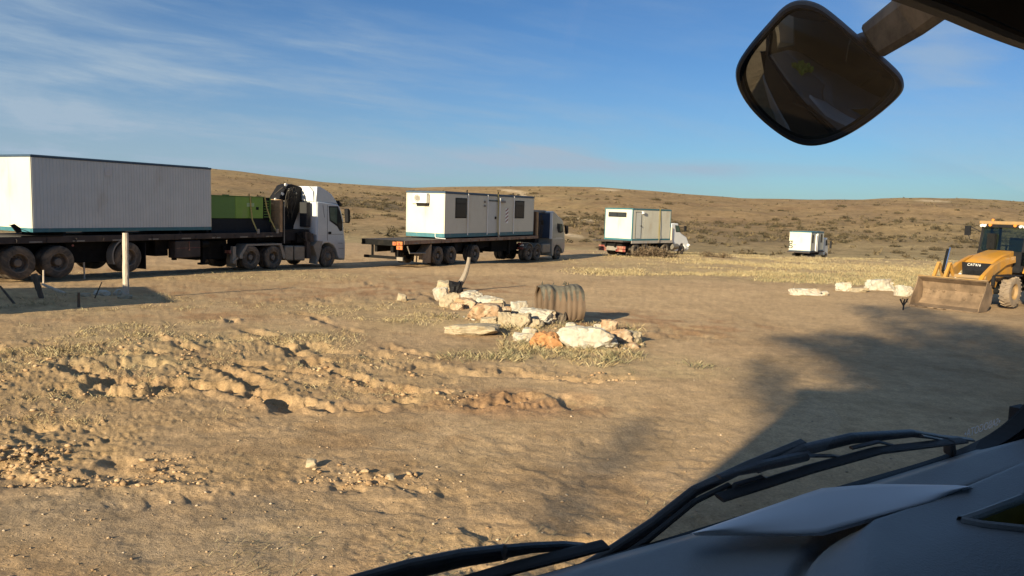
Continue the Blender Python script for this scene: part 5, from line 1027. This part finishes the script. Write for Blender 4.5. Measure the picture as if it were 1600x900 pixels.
# charred stump and rubber scrap in the heap
for (x0, y0, x1, y1, mm, nm3, lb, ct) in ((701, 443, 722, 461, 'black', 'charred_stump', 'black charred stump at the foot of the bent post', 'stump'), (863, 490, 884, 509, 'rubber', 'tyre_scrap', 'dark curled tyre scrap against the culvert front', 'scrap')):
    x_, y_ = pt((x0+x1)/2, y1-4); p_ = ppm(x_, y_); wd = (x1-x0)/p_; q = MB(); n_ = 14; L = []
    for h in np.linspace(0, 1, 6): L.append([(wd*.5*(1-.15*h)*(1+.25*math.sin(a*3+h*4+i_))*math.cos(a), wd*.4*(1+.25*math.cos(a*4+h*3))*math.sin(a), h*(y1-y0)/p_*(1+.2*math.sin(a*2.3))-.05) for a in np.linspace(0, 2*PI, n_, endpoint=False)])
    loft(q, L, True, True); o = q.build(nm3, M[mm], None); o.location = (x_, y_, gz(x_, y_)); tag(o, lb, ct)
# corrugated culvert piece
cx_, cy_ = pt(873, 500); L = 1.04; nA, nL = 60, 120
ax = np.array([math.cos(.16), math.sin(.16)]); V_ = []; 
for i_ in range(nL):
    u = i_/(nL-1); d = (u-.5)*L
    for j_ in range(nA):
        a = math.radians(-42+264*j_/(nA-1)); ca, sa = math.cos(a), math.sin(a)
        rr = .50+.008*math.sin(d*2*PI/(.145+.02*math.sin(u*6)))*(.6+.6*math.sin(a*2+u*5)**2); pinch = .08*math.exp(-((u-.36)/.07)**2)*max(0, -ca)*(.4+max(0, sa)); flat = 1-.10*max(0, sa)**6
        rr = rr-pinch+.02*math.sin(a*3+u*4)+.012*math.sin(a*7-u*9)-.06*max(0, u-.8)*2*max(0, sa); rz = rr*1.0*flat; off = -ca*0
        z_ = .42+sa*rz*(1.0-.10*abs(u-.45))+.03*math.sin(u*9)*max(0, sa); w_ = ca*rr*.95
        V_.append((ax[0]*d-ax[1]*w_*1+.0, ax[1]*d+ax[0]*w_, z_))
fs = [(a*nA+b, (a+1)*nA+b, (a+1)*nA+b+1, a*nA+b+1) for a in range(nL-1) for b in range(nA-1)]
me = bpy.data.meshes.new('culvert_pipe'); me.from_pydata(V_, [], fs); me.materials.append(M['drum']); me.materials.append(M['drumtop']); me.polygons.foreach_set('use_smooth', [True]*len(fs))
me.polygons.foreach_set('material_index', [1 if 27 <= (k % (nA-1)) <= 42+4*math.sin(k//(nA-1)*.4) else 0 for k in range(len(fs))])
o = obj_from('culvert_pipe', me); s_ = o.modifiers.new('s', 'SOLIDIFY'); s_.thickness = .012; o.location = (cx_, cy_, gz(cx_, cy_)-.04); tag(o, 'short rusty corrugated culvert pipe, dented, with grey peeling top', 'culvert pipe')
q = MB()
for k in range(7):
    u = random.uniform(-.45, .5)*L; a = random.uniform(1.2, 1.9); x_ = ax[0]*u; y_ = ax[1]*u-.0; z_ = .42+.50*math.sin(a); l_ = random.uniform(.03, .1); yy = y_-math.cos(a)*.0
    q.add([(x_, yy, z_-.03), (x_+.05, yy+.02, z_-.03), (x_+.04+random.uniform(-.05, .05), yy+random.uniform(-.06, .06), z_+l_), ], [(0, 1, 2)])
q.build('peeling_flake', M['drumtop'], o, stuff=True)

# ------------------------------------------------------------------ posts and stakes
def stake(name, p0, p1, r0, r1, m, label, cat='post', group=None, bend=0., seg=8, back=0., jag=.0):
    """a post from its foot to its top given as photo pixels"""
    x_, y_ = pt(*p0); z_ = gz(x_, y_); d = ray(*p1); k = (y_+back)/d[1]; top = d*k; top = np.array([top[0], y_+back, top[2]+CZ]); P = []; R_ = []
    for u in np.linspace(-.12, 1, 9): p = np.array([x_, y_, z_])*(1-u)+top*u; p[0] += bend*math.sin(max(0, u)*PI); P.append(tuple(p-np.array([x_, y_, z_]))); R_.append((r0+(r1-r0)*max(u, 0))*(1+jag*math.sin(u*17)))
    q = MB(); q.tube(P, R_, seg); o = q.build(name, m, None, smooth=True); o.location = (x_, y_, z_); return tag(o, label, cat, group)
stake('wooden_post', (197, 466), (196, 364), .085, .078, M['oldwood'], 'tall pale weathered wooden post among white stones', jag=.05, seg=9)
stake('bent_post', (711, 456), (733, 402), .12, .06, mat('grey_post_wood', (.27, .225, .175), .9, var=.3, scale=7, stretch=(4, 4, .6), bump=.5, dirt=(.25, .12, .07), dirt_amt=.2), 'bent leaning grey post with reddish top rising from the rock heap', bend=.10, seg=9)
stake('leaning_post', (65, 466), (53, 428), .06, .09, M['darkwood'], 'short thick leaning post with forked top at the shadow edge', jag=.12)
stake('broken_plank', (98, 457), (66, 444), .05, .035, M['oldwood'], 'broken grey plank leaning on the thick forked post', 'plank')
stake('iron_stake', (22, 474), (0, 447), .03, .025, M['darkwood'], 'dark stake leaning left at the picture edge', group='fence stakes by the shadow')
stake('iron_stake', (123, 480), (123, 457), .035, .03, M['darkwood'], 'upright dark stake standing in the shadow', group='fence stakes by the shadow')
stake('iron_stake', (148, 466), (159, 441), .018, .014, M['darkwood'], 'thin stake slanting right beside the flat white stone', group='fence stakes by the shadow')
stake('iron_stake', (68, 447), (68, 422), .028, .026, M['oldwood'], 'pale short stake beside the thick forked post', group='fence stakes by the shadow')
stake('iron_stake', (132, 436), (131, 410), .028, .026, M['oldwood'], 'pale stake standing alone before the trailer wheels', group='fence stakes by the shadow')
stake('dead_twig', (1237, 459), (1242, 441), .012, .006, M['darkwood'], 'thin bare twig upright at the left end of the grass edge boulders', 'twig')
q = MB()
for pts in ([(0, 0, 0), (.02, 0, .25), (0, .01, .42)], [(0, 0, .2), (-.12, 0, .42), (-.16, 0, .5)], [(0, 0, .2), (.13, .02, .4), (.15, 0, .52)], [(0, 0, .3), (.04, 0, .5)]): q.tube(pts, .03, 6)
for k in range(30): a = random.uniform(-.17, .17); b = random.uniform(.3, .52); q.add([(a, 0, b), (a+.06, .03, b+.03), (a+.02, -.03, b+.07)], [(0, 1, 2)])
x_, y_ = pt(1411, 484); o = q.build('dead_thistle', M['black'], None, stuff=True); o.scale = (.75, .75, .7); o.location = (x_, y_, gz(x_, y_)); del o['kind']; tag(o, 'small black dry thistle at the left end of the loader bucket', 'plant')

# ------------------------------------------------------------------ dry grass, clods, shrubs
def blades(n_t, xs_, ys_, nb, hgt, wid, cols, spread=.1, lean=.5, seed=1):
    r_ = np.random.default_rng(seed); k = n_t*nb; cx_ = np.repeat(xs_, nb)+r_.normal(0, spread, k); cy_ = np.repeat(ys_, nb)+r_.normal(0, spread, k); z_ = zg(cx_, cy_)-.01
    hh = np.repeat(hgt*r_.uniform(.5, 1.25, n_t), nb)*r_.uniform(.5, 1.1, k); a = r_.uniform(0, 2*PI, k); ln = r_.uniform(.1, lean, k)*hh; ww = wid*r_.uniform(.6, 1.3, k); b = r_.uniform(0, 2*PI, k)
    V = np.zeros((k, 4, 3)); dx, dy = np.cos(b)*ww, np.sin(b)*ww
    V[:, 0] = np.stack([cx_-dx, cy_-dy, z_], -1); V[:, 1] = np.stack([cx_+dx, cy_+dy, z_], -1)
    V[:, 2] = np.stack([cx_+np.cos(a)*ln*.4+dx*.6, cy_+np.sin(a)*ln*.4+dy*.6, z_+hh*.6], -1); V[:, 3] = np.stack([cx_+np.cos(a)*ln, cy_+np.sin(a)*ln, z_+hh], -1)
    i = np.arange(k)*4; F = np.concatenate([np.stack([i, i+1, i+2], -1), np.stack([i, i+2, i+3], -1)]); C_ = np.array(cols); pick = np.repeat(r_.integers(0, len(C_), n_t), nb); c = C_[pick]*r_.uniform(.75, 1.2, (k, 1)); c = np.repeat(c, 4, 0)
    return V.reshape(-1, 3), F, c
def scatter(n, px0, px1, py0, py1, mask, seed, thr=.25):
    r_ = np.random.default_rng(seed); e = r_.uniform(0, 1, n*3); px = r_.uniform(px0, px1, n*3); py = py0+(py1-py0)*e
    P = np.array([plane_xy(a, b) for a, b in zip(px, py)]); x_, y_ = P[:, 0], P[:, 1]; m_ = mask(x_, y_); k = (m_ > r_.uniform(thr, 1, n*3)); return x_[k][:n], y_[k][:n]
STRAW = [(.36, .28, .145), (.40, .33, .19), (.33, .25, .13), (.27, .21, .115), (.34, .29, .17)]
OLIVE = STRAW+[(.20, .18, .10), (.17, .155, .085), (.24, .21, .12)]
parts_ = []; seg_i = [0]
def clump(x_, y_): return sstep(fbm(x_, y_, .9, 2, 81), -.25, .35)
def add_grass(label, specs):
    V, F, C_ = [], [], []; off = 0
    for (xx, yy, nb, h, w_, cols, sp, ln) in specs:
        if not len(xx): continue
        seg_i[0] += 1; v, f_, c = blades(len(xx), xx, yy, nb, h, w_, cols, sp, ln, seg_i[0]); V.append(v); F.append(f_+off); C_.append(c); off += len(v)
    o = obj_from('dry_grass', np_mesh('dry_grass', np.concatenate(V), np.concatenate(F), M['blade'], np.concatenate(C_), 3)); tag(o, label, kind='stuff')
gm2 = lambda x_, y_: grass_mask(x_, y_)*clump(x_, y_)
far = scatter(15000, 840, 1650, 384, 432, lambda x_, y_: grass_mask(x_, y_)*(.12+.88*sstep(fbm(x_, y_, .22, 3, 82)+.25*fbm(x_, y_, 1.1, 2, 83), -.3, .45)), 11, .1)
far2 = scatter(1500, 1180, 1440, 428, 470, lambda x_, y_: grass_mask(x_, y_), 12, .3)
add_grass('yellow dry grass of the flats beyond the yard', [(*far, 5, .13, .014, STRAW, .22, 1.2), (*far2, 8, .14, .012, OLIVE, .10, .7)])
rk = scatter(800, 620, 1120, 486, 592, lambda x_, y_: np.maximum(ell(x_, y_, 700, 505, 2.2, 1.5), np.maximum(ell(x_, y_, 880, 560, 2.8, .7), ell(x_, y_, 1020, 572, 1.5, .75)))*(.1+.9*sstep(fbm(x_, y_, 1.6, 3, 84), -.2, .4)), 13, .12)
rk2 = scatter(420, 780, 1000, 506, 560, lambda x_, y_: np.ones_like(x_), 14, .3)
lf = scatter(2600, -20, 700, 420, 560, gm2, 15, .2); lf2 = scatter(1600, -20, 640, 520, 660, lambda x_, y_: rough_mask(x_, y_)*clump(x_*1.4, y_*1.4), 16, .35)
add_grass('tufts of dry grass round the rock heap and over the churned ground', [(*rk, 11, .12, .0042, OLIVE, .10, 1.5), (*rk2, 10, .12, .004, OLIVE, .06, 1.2), (*lf, 8, .07, .0055, STRAW, .11, 1.4), (*lf2, 7, .05, .004, STRAW, .06, 1.4)])
# straw litter lying on the ground near the lorry
n_ = 3800; r_ = np.random.default_rng(5); px = r_.uniform(-50, 1100, n_); py = r_.uniform(560, 930, n_); P = np.array([plane_xy(a, b) for a, b in zip(px, py)])
dens = sstep(fbm(P[:, 0], P[:, 1], .8, 3, 91)+.5*ell(P[:, 0], P[:, 1], 480, 880, 1.6, .6)+.3*rough_mask(P[:, 0], P[:, 1]), .0, .5); k = dens > r_.uniform(.1, 1, n_); P = P[k]; k = len(P)
a = r_.normal(.4, .9, k); l_ = r_.uniform(.02, .11, k); w_ = r_.uniform(.0012, .0032, k); z_ = zg(P[:, 0], P[:, 1])+.006; dx, dy = np.cos(a)*l_, np.sin(a)*l_; nx_, ny_ = -np.sin(a)*w_, np.cos(a)*w_
x2, y2 = P[:, 0]+dx, P[:, 1]+dy; z2 = zg(x2, y2)+r_.uniform(.004, .03, k)
V = np.stack([np.stack([P[:, 0]-nx_, P[:, 1]-ny_, z_], -1), np.stack([P[:, 0]+nx_, P[:, 1]+ny_, z_], -1), np.stack([x2+nx_, y2+ny_, z2], -1), np.stack([x2-nx_, y2-ny_, z2], -1)], 1).reshape(-1, 3); i = np.arange(k)*4
o = obj_from('straw_litter', np_mesh('straw_litter', V, np.stack([i, i+1, i+2, i+3], -1), M['blade'], np.repeat(np.array(STRAW)[r_.integers(0, 5, k)]*.95, 4, 0), 4)); tag(o, 'loose straw lying on the packed dirt', kind='stuff')
# clods and pebbles: deformed octahedra
def lumps(name, label, xx, yy, size, cols, seed, flat=.6):
    r_ = np.random.default_rng(seed); k = len(xx); base = np.array([[1, 0, 0], [0, 1, 0], [-1, 0, 0], [0, -1, 0], [.7, .7, .55], [-.7, .7, .6], [-.7, -.7, .5], [.7, -.7, .6], [0, 0, 1], [0, 0, -.5]], float); F0 = np.array([[0, 4, 7], [4, 8, 7], [0, 1, 4], [1, 5, 4], [4, 5, 8], [1, 2, 5], [2, 6, 5], [5, 6, 8], [2, 3, 6], [3, 7, 6], [6, 7, 8], [3, 0, 7], [0, 9, 1], [1, 9, 2], [2, 9, 3], [3, 9, 0]])
    V = base[None]*r_.uniform(.65, 1.25, (k, 10, 1)); V[:, :, 2] *= flat; a = r_.uniform(0, 2*PI, k); c, s = np.cos(a)[:, None], np.sin(a)[:, None]; el = r_.uniform(.6, 1.2, (k, 1)); X_ = V[:, :, 0]*el; Y_ = V[:, :, 1]; V2 = np.stack([X_*c-Y_*s, X_*s+Y_*c, V[:, :, 2]], -1)*size[:, None, None]
    V2[:, :, 0] += xx[:, None]; V2[:, :, 1] += yy[:, None]; V2[:, :, 2] += (zg(xx, yy)+size*.15)[:, None]; F = (F0[None]+(np.arange(k)*10)[:, None, None]).reshape(-1, 3); C_ = np.array(cols)[r_.integers(0, len(cols), k)]*r_.uniform(.85, 1.12, (k, 1))
    o = obj_from(name, np_mesh(name, V2.reshape(-1, 3), F, M['clod'], np.repeat(C_, 10, 0), 3)); return tag(o, label, kind='stuff')
cl = scatter(8000, -30, 1000, 470, 760, lambda x_, y_: rough_mask(x_, y_)*sstep(fbm(x_, y_, 1.3, 3, 95), -.2, .5), 21, .12); sz = np.random.default_rng(3).pareto(2.6, len(cl[0]))*.012+.008
lumps('dirt_clods', 'small dirt clods over the churned ground', *cl, np.minimum(sz, .04), [(.40, .27, .155), (.34, .22, .12), (.45, .32, .19)], 4, .75)
nn = scatter(1700, -30, 1500, 560, 920, lambda x_, y_: np.ones_like(x_), 22, .3); sz = np.random.default_rng(8).pareto(2.4, len(nn[0]))*.005+.004
lumps('pebbles', 'pebbles and crumbs over the packed dirt', *nn, np.minimum(sz, .016), [(.38, .27, .17), (.45, .36, .26), (.28, .19, .11), (.34, .25, .16)], 6, .7)
rb_ = scatter(500, 690, 1010, 470, 560, lambda x_, y_: np.maximum(ell(x_, y_, 790, 500, 1.6, 1.5), ell(x_, y_, 930, 535, 1.6, .9)), 24, .2)
lumps('rubble', 'small broken stones between the rocks of the heap', *rb_, np.random.default_rng(9).uniform(.015, .06, len(rb_[0])), [(.44, .40, .33), (.34, .25, .16), (.42, .30, .18), (.28, .21, .14)], 14, .7)
for (px, py, sz_, lb) in ((487, 729, .055, 'fist sized clod with long shadow in the middle foreground'), (610, 748, .04, 'small clod with long shadow right of the fist sized one')):
    x_, y_ = pt(px, py); o = obj_from('clod', rock_mesh(px, sz_*1.2, sz_, sz_, M['tanrock'], lev=3)); o.location = (x_, y_, gz(x_, y_)+sz_*.4); tag(o, lb, 'clod')
# shrubs
def shrub_mesh(seed, n=220, cols=((.075, .06, .036), (.10, .08, .046), (.06, .052, .032), (.12, .092, .055)), leaf=.09, twig=True):
    r_ = np.random.default_rng(seed); d = r_.normal(size=(n, 3)); d /= np.linalg.norm(d, axis=1)[:, None]; d[:, 2] = np.abs(d[:, 2]); rad = .55+.45*vnoise(d[:, 0]*2+seed, d[:, 1]*2+d[:, 2]*2, seed); rr = rad*r_.uniform(.35, 1, n)**.5
    p = d*rr[:, None]*np.array([.62, .62, .55]); u = r_.normal(size=(n, 3)); u /= np.linalg.norm(u, axis=1)[:, None]; w_ = np.cross(u, r_.normal(size=(n, 3))); w_ /= np.linalg.norm(w_, axis=1)[:, None]; s_ = leaf*r_.uniform(.6, 1.4, (n, 1))
    V = np.stack([p, p+u*s_*1.5, p+w_*s_*.7], 1).reshape(-1, 3); F = np.arange(n*3).reshape(-1, 3); c = np.repeat(np.array(cols)[r_.integers(0, len(cols), n)], 3, 0)
    k = 26; a = r_.uniform(0, 2*PI, k); e = r_.uniform(.3, 1.3, k); tip = np.stack([np.cos(a)*np.cos(e), np.sin(a)*np.cos(e), np.sin(e)], -1)*.6; o_ = np.stack([-np.sin(a), np.cos(a), 0*a], -1)*.018
    V2 = np.stack([-o_, o_, tip], 1).reshape(-1, 3); F2 = np.arange(k*3).reshape(-1, 3)+len(V); return np.concatenate([V, V2]), np.concatenate([F, F2]), np.concatenate([c, np.tile([(.16, .11, .06)], (k*3, 1))])
SH = [np_mesh('shrub', *(lambda t: (t[0], t[1], M['shrub'], t[2]))(shrub_mesh(s_)), 3) for s_ in range(5)]
SHB = [np_mesh('shrub', *(lambda t: (t[0], t[1], M['shrub'], t[2]))(shrub_mesh(40+s_, 420, ((.13, .092, .06), (.10, .07, .045), (.17, .125, .08)), .05)), 3) for s_ in range(3)]
def put_shrub(me, x_, y_, s_, label, group, name='desert_shrub', sz=1.):
    o = obj_from(name, me); o.location = (x_, y_, gz(x_, y_)-.03*s_); o.scale = (s_, s_*random.uniform(.8, 1.2), s_*sz*random.uniform(.7, 1.0)); o.rotation_euler = (0, 0, random.uniform(0, 6.28)); tag(o, label, 'shrub', group)
for k_, (px, py, s_) in enumerate(((995, 401, 1.5), (1008, 402, 1.9), (1022, 402, 2.0), (1036, 403, 1.7), (1048, 403, 1.2))): x_, y_ = pt(px, py); put_shrub(SHB[k_ % 3], x_, y_, s_*1.15, ('leftmost', 'second', 'middle', 'fourth', 'rightmost')[k_]+' brown twiggy bush before the wheels of the third lorry', 'bushes before the third lorry')
for px, py, s_, lb in ((1105, 401, 1.6, 'brown twiggy bush just right of the bonneted lorry'), (1130, 403, 1.5, 'dark rounded bush, the further right of two beyond the bonneted lorry')): x_, y_ = pt(px, py); put_shrub(SHB[1], x_, y_, s_, lb, None)
r_ = np.random.default_rng(77); cnt = 0; tries = 0; SX, SY = [], []
def hill_pt(px, Y): return px_x(px, Y), Y
def px_x(px, Y): return (px-800)/1200*Y
while cnt < 270 and tries < 6000:
    tries += 1; Y = 110+r_.uniform(0, 1)**1.3*270; px = r_.uniform(330, 1640); x_, y_ = hill_pt(px, Y); X1, Y1 = np.array([x_]), np.array([y_]); dn_ = float(scrub_mask(X1, Y1)[0])*.9+.16
    if px < 540: dn_ *= .5
    if r_.uniform() > dn_: continue
    s_ = r_.uniform(1.0, 2.6)*(1+Y/500); where = 'behind the nearest lorry' if px < 560 else 'behind the second lorry' if px < 880 else 'behind the third lorry' if px < 1140 else 'around the farthest cabin' if px < 1380 else 'behind the yellow loader'; lvl = 'flats' if Y < 160 else 'lower slope' if Y < 240 else 'upper slope'
    put_shrub(SH[cnt % 5], x_, y_, s_, f'low dark scrub bush on the {lvl} {where}', f'scrub on the {lvl} {where}', sz=.7); cnt += 1
# the countless rest of the scrub as one mass
k = 9000; Y = 112+r_.uniform(0, 1, k)**1.1*330; px = r_.uniform(300, 1700, k); x_, y_ = px_x(px, Y), Y; d_ = scrub_mask(x_, y_)+.10; kk = d_ > r_.uniform(0, 1, k); x_, y_ = x_[kk], y_[kk]
z_ = zg(x_, y_); n_ = len(x_); tri = 14; s_ = r_.uniform(.4, 1.2, n_); c0 = np.repeat(np.stack([x_, y_, z_], -1), tri, 0); d = r_.normal(size=(n_*tri, 3)); d /= np.linalg.norm(d, axis=1)[:, None]; d[:, 2] = np.abs(d[:, 2])*.6; ss_ = np.repeat(s_, tri)[:, None]
p = c0+d*ss_*.6; u = r_.normal(size=(n_*tri, 3))*.32*ss_; v = r_.normal(size=(n_*tri, 3))*.32*ss_; V = np.stack([p, p+u, p+v], 1).reshape(-1, 3); C_ = np.array([(.085, .066, .04), (.11, .085, .048), (.14, .105, .058), (.07, .058, .034)])[r_.integers(0, 4, n_)]
o = obj_from('scrub', np_mesh('scrub', V, np.arange(len(V)).reshape(-1, 3), M['shrub'], np.repeat(np.repeat(C_, tri, 0), 3, 0), 3)); tag(o, 'countless small scrub clumps dotting the hillside', kind='stuff')

# ------------------------------------------------------------------ tree known by its shadow, and unseen buildings added to cast shadows
def tree(x0, y0, H, seed, label, lean=(0, 0), crown=.45, nl=2600, spread=.38):
    r_ = random.Random(seed); t_ = thing('tree', label, 'tree', (x0, y0, gz(x0, y0))); q = MB(); tips = []
    def grow(p, d, L, r, lev):
        P = [p]; R_ = [r]
        for s_ in range(4): d = (d+Vector((r_.uniform(-.12, .12), r_.uniform(-.12, .12), .04))).normalized(); P.append(P[-1]+d*L/4); R_.append(r*(1-.12*(s_+1)))
        q.tube(P, R_, 7 if lev < 2 else 4, cap=True)
        if lev >= 2: tips.extend(P[2:])
        if lev < 3:
            for k in range(4 if lev < 2 else 3):
                b = P[2+k % 3]; a = r_.uniform(0, 2*PI); e = r_.uniform(.35, 1.0); nd = (d*math.cos(e)+Vector((math.cos(a), math.sin(a), .15))*math.sin(e)).normalized(); grow(b, nd, L*r_.uniform(.5, .72), R_[-1]*.62, lev+1)
    grow(Vector((0, 0, -.3)), Vector((lean[0], lean[1], 1)).normalized(), H*crown, H*.022, 0)
    q.build('trunk', M['bark'], t_, stuff=True); del t_.children[0]['kind']
    V = []
    for k in range(nl):
        c = r_.choice(tips); p = c+Vector((r_.gauss(0, spread), r_.gauss(0, spread), r_.gauss(0, spread*.8))); u = Vector((r_.gauss(0, 1), r_.gauss(0, 1), r_.gauss(0, 1))).normalized()*.13; v = Vector((r_.gauss(0, 1), r_.gauss(0, 1), r_.gauss(0, 1))).normalized()*.11; V += [p, p+u, p+v]
    me = bpy.data.meshes.new('crown'); me.from_pydata([tuple(v) for v in V], [], [(3*k, 3*k+1, 3*k+2) for k in range(nl)]); me.materials.append(M['leaf']); obj_from('crown', me, t_)
def SB(px, py, k):                                  # the point k metres back towards the sun from a shadow on the ground
    x_, y_ = pt(px, py); return Vector((x_-math.sin(SUN_AZ-PI)*k, y_-math.cos(SUN_AZ-PI)*k, gz(x_, y_)+k*math.tan(SUN_EL)))
wt = thing('tree', 'big wind bent tree behind the view truck, casting the leafy shadow', 'tree', (-11.2, -17.9, gz(-11.2, -17.9)))
root = Vector(wt.location); rr_ = random.Random(4); limbs = [([(1352, 478), (1415, 515), (1480, 552), (1600, 612)], .42, 520), ([(1415, 480), (1480, 508), (1560, 545), (1660, 600)], .5, 560), ([(1523, 506), (1570, 530), (1660, 575)], .5, 340), ([(1232, 528), (1300, 548), (1390, 590), (1460, 620)], .34, 330),
    ([(1308, 522), (1370, 540), (1440, 565), (1520, 600)], .4, 380), ([(1390, 548), (1450, 570), (1530, 600), (1640, 650)], .8, 900), ([(1420, 590), (1500, 620), (1600, 660), (1700, 700)], 1.0, 900), ([(1193, 560), (1212, 620), (1245, 690)], .22, 110), ([(1008, 655), (950, 720), (885, 790)], .22, 26), ([(1600, 540), (1700, 580), (1800, 640)], 1.0, 500)]
V = []; q = MB(); fork = Vector((-11.0, -17.7, 5.5)); q.tube([(-11.2-root.x, -17.9-root.y, -.5), (-11.1-root.x, -17.8-root.y, 3.-root.z), tuple(fork-root)], [.42, .34, .30], 10)
for pts, wd, nl in limbs:
    P = []
    for n_i, p in enumerate(pts): x_, y_ = pt(*p); qq = x_*math.sin(SUN_AZ-PI)+y_*math.cos(SUN_AZ-PI); P.append(SB(p[0], p[1], 38+(qq-16)*.35+rr_.uniform(-.5, .5)))
    q.tube([tuple(v-root) for v in [fork]+P[::-1]], [.14, .07, .05, .035, .02][:len(P)+1], 6)
    for k in range(int(nl*3.2)):
        u = rr_.uniform(0, len(P)-1.001); a = int(u); c = P[a].lerp(P[a+1], u-a); cl_ = .35+.65*math.sin(u*5.1+wd*9)**2; p = c+Vector((rr_.gauss(0, wd), rr_.gauss(0, wd), rr_.gauss(0, wd*.35*cl_)))-root
        a_ = Vector((rr_.gauss(0, 1), rr_.gauss(0, 1), rr_.gauss(0, 1))).normalized()*.17; b_2 = Vector((rr_.gauss(0, 1), rr_.gauss(0, 1), rr_.gauss(0, 1))).normalized()*.14; V += [p, p+a_, p+b_2]
q.build('trunk', M['bark'], wt, stuff=True); del wt.children[0]['kind']
me = bpy.data.meshes.new('crown'); me.from_pydata([tuple(v) for v in V], [], [(3*k, 3*k+1, 3*k+2) for k in range(len(V)//3)]); me.materials.append(M['leaf']); obj_from('crown', me, wt)
# unseen building added behind left: its corner shades the truck and lower right ground
hs = thing('shade_building', 'unseen tall plastered building added behind the view truck to shade the ground at lower right', 'shade_building', (-6.0, -5.55, -.2), -.12)
q = MB(); q.box(0, 11, -7, 0, -.3, 6.15); q.build('wall', M['wall'], hs); q = MB(); q.box(-.12, 11.2, -7.2, .12, 6.153, 6.4); q.build('roof', M['roof'], hs); q = MB(); q.box(2, 3, .0, .05, -.2, 2.0); q.build('door', M['darkwood'], hs)
for x_ in (4.5, 7.0, 9.2): q = MB(); q.box(x_, x_+1.1, .0, .04, 1.0, 2.2); q.build('window', M['glass'], hs)
sd = thing('shadow_block', 'unseen low flat roofed block added left of the yard to cast the big dark shadow', 'shadow_block', (-14.2, 12.5, -.3), math.radians(127))  # stand-in for an unseen caster of unknown kind, added for the left shadow
q = MB(); q.box(0, 4.6, 0, 4.2, -.2, 2.75); q.build('wall', M['wall'], sd); q = MB(); q.box(-.1, 4.7, -.1, 4.3, 2.752, 2.9); q.build('roof', M['roof'], sd); q = MB(); q.box(1.5, 2.4, -.05, 0, -.2, 1.9); q.build('door', M['darkwood'], sd)
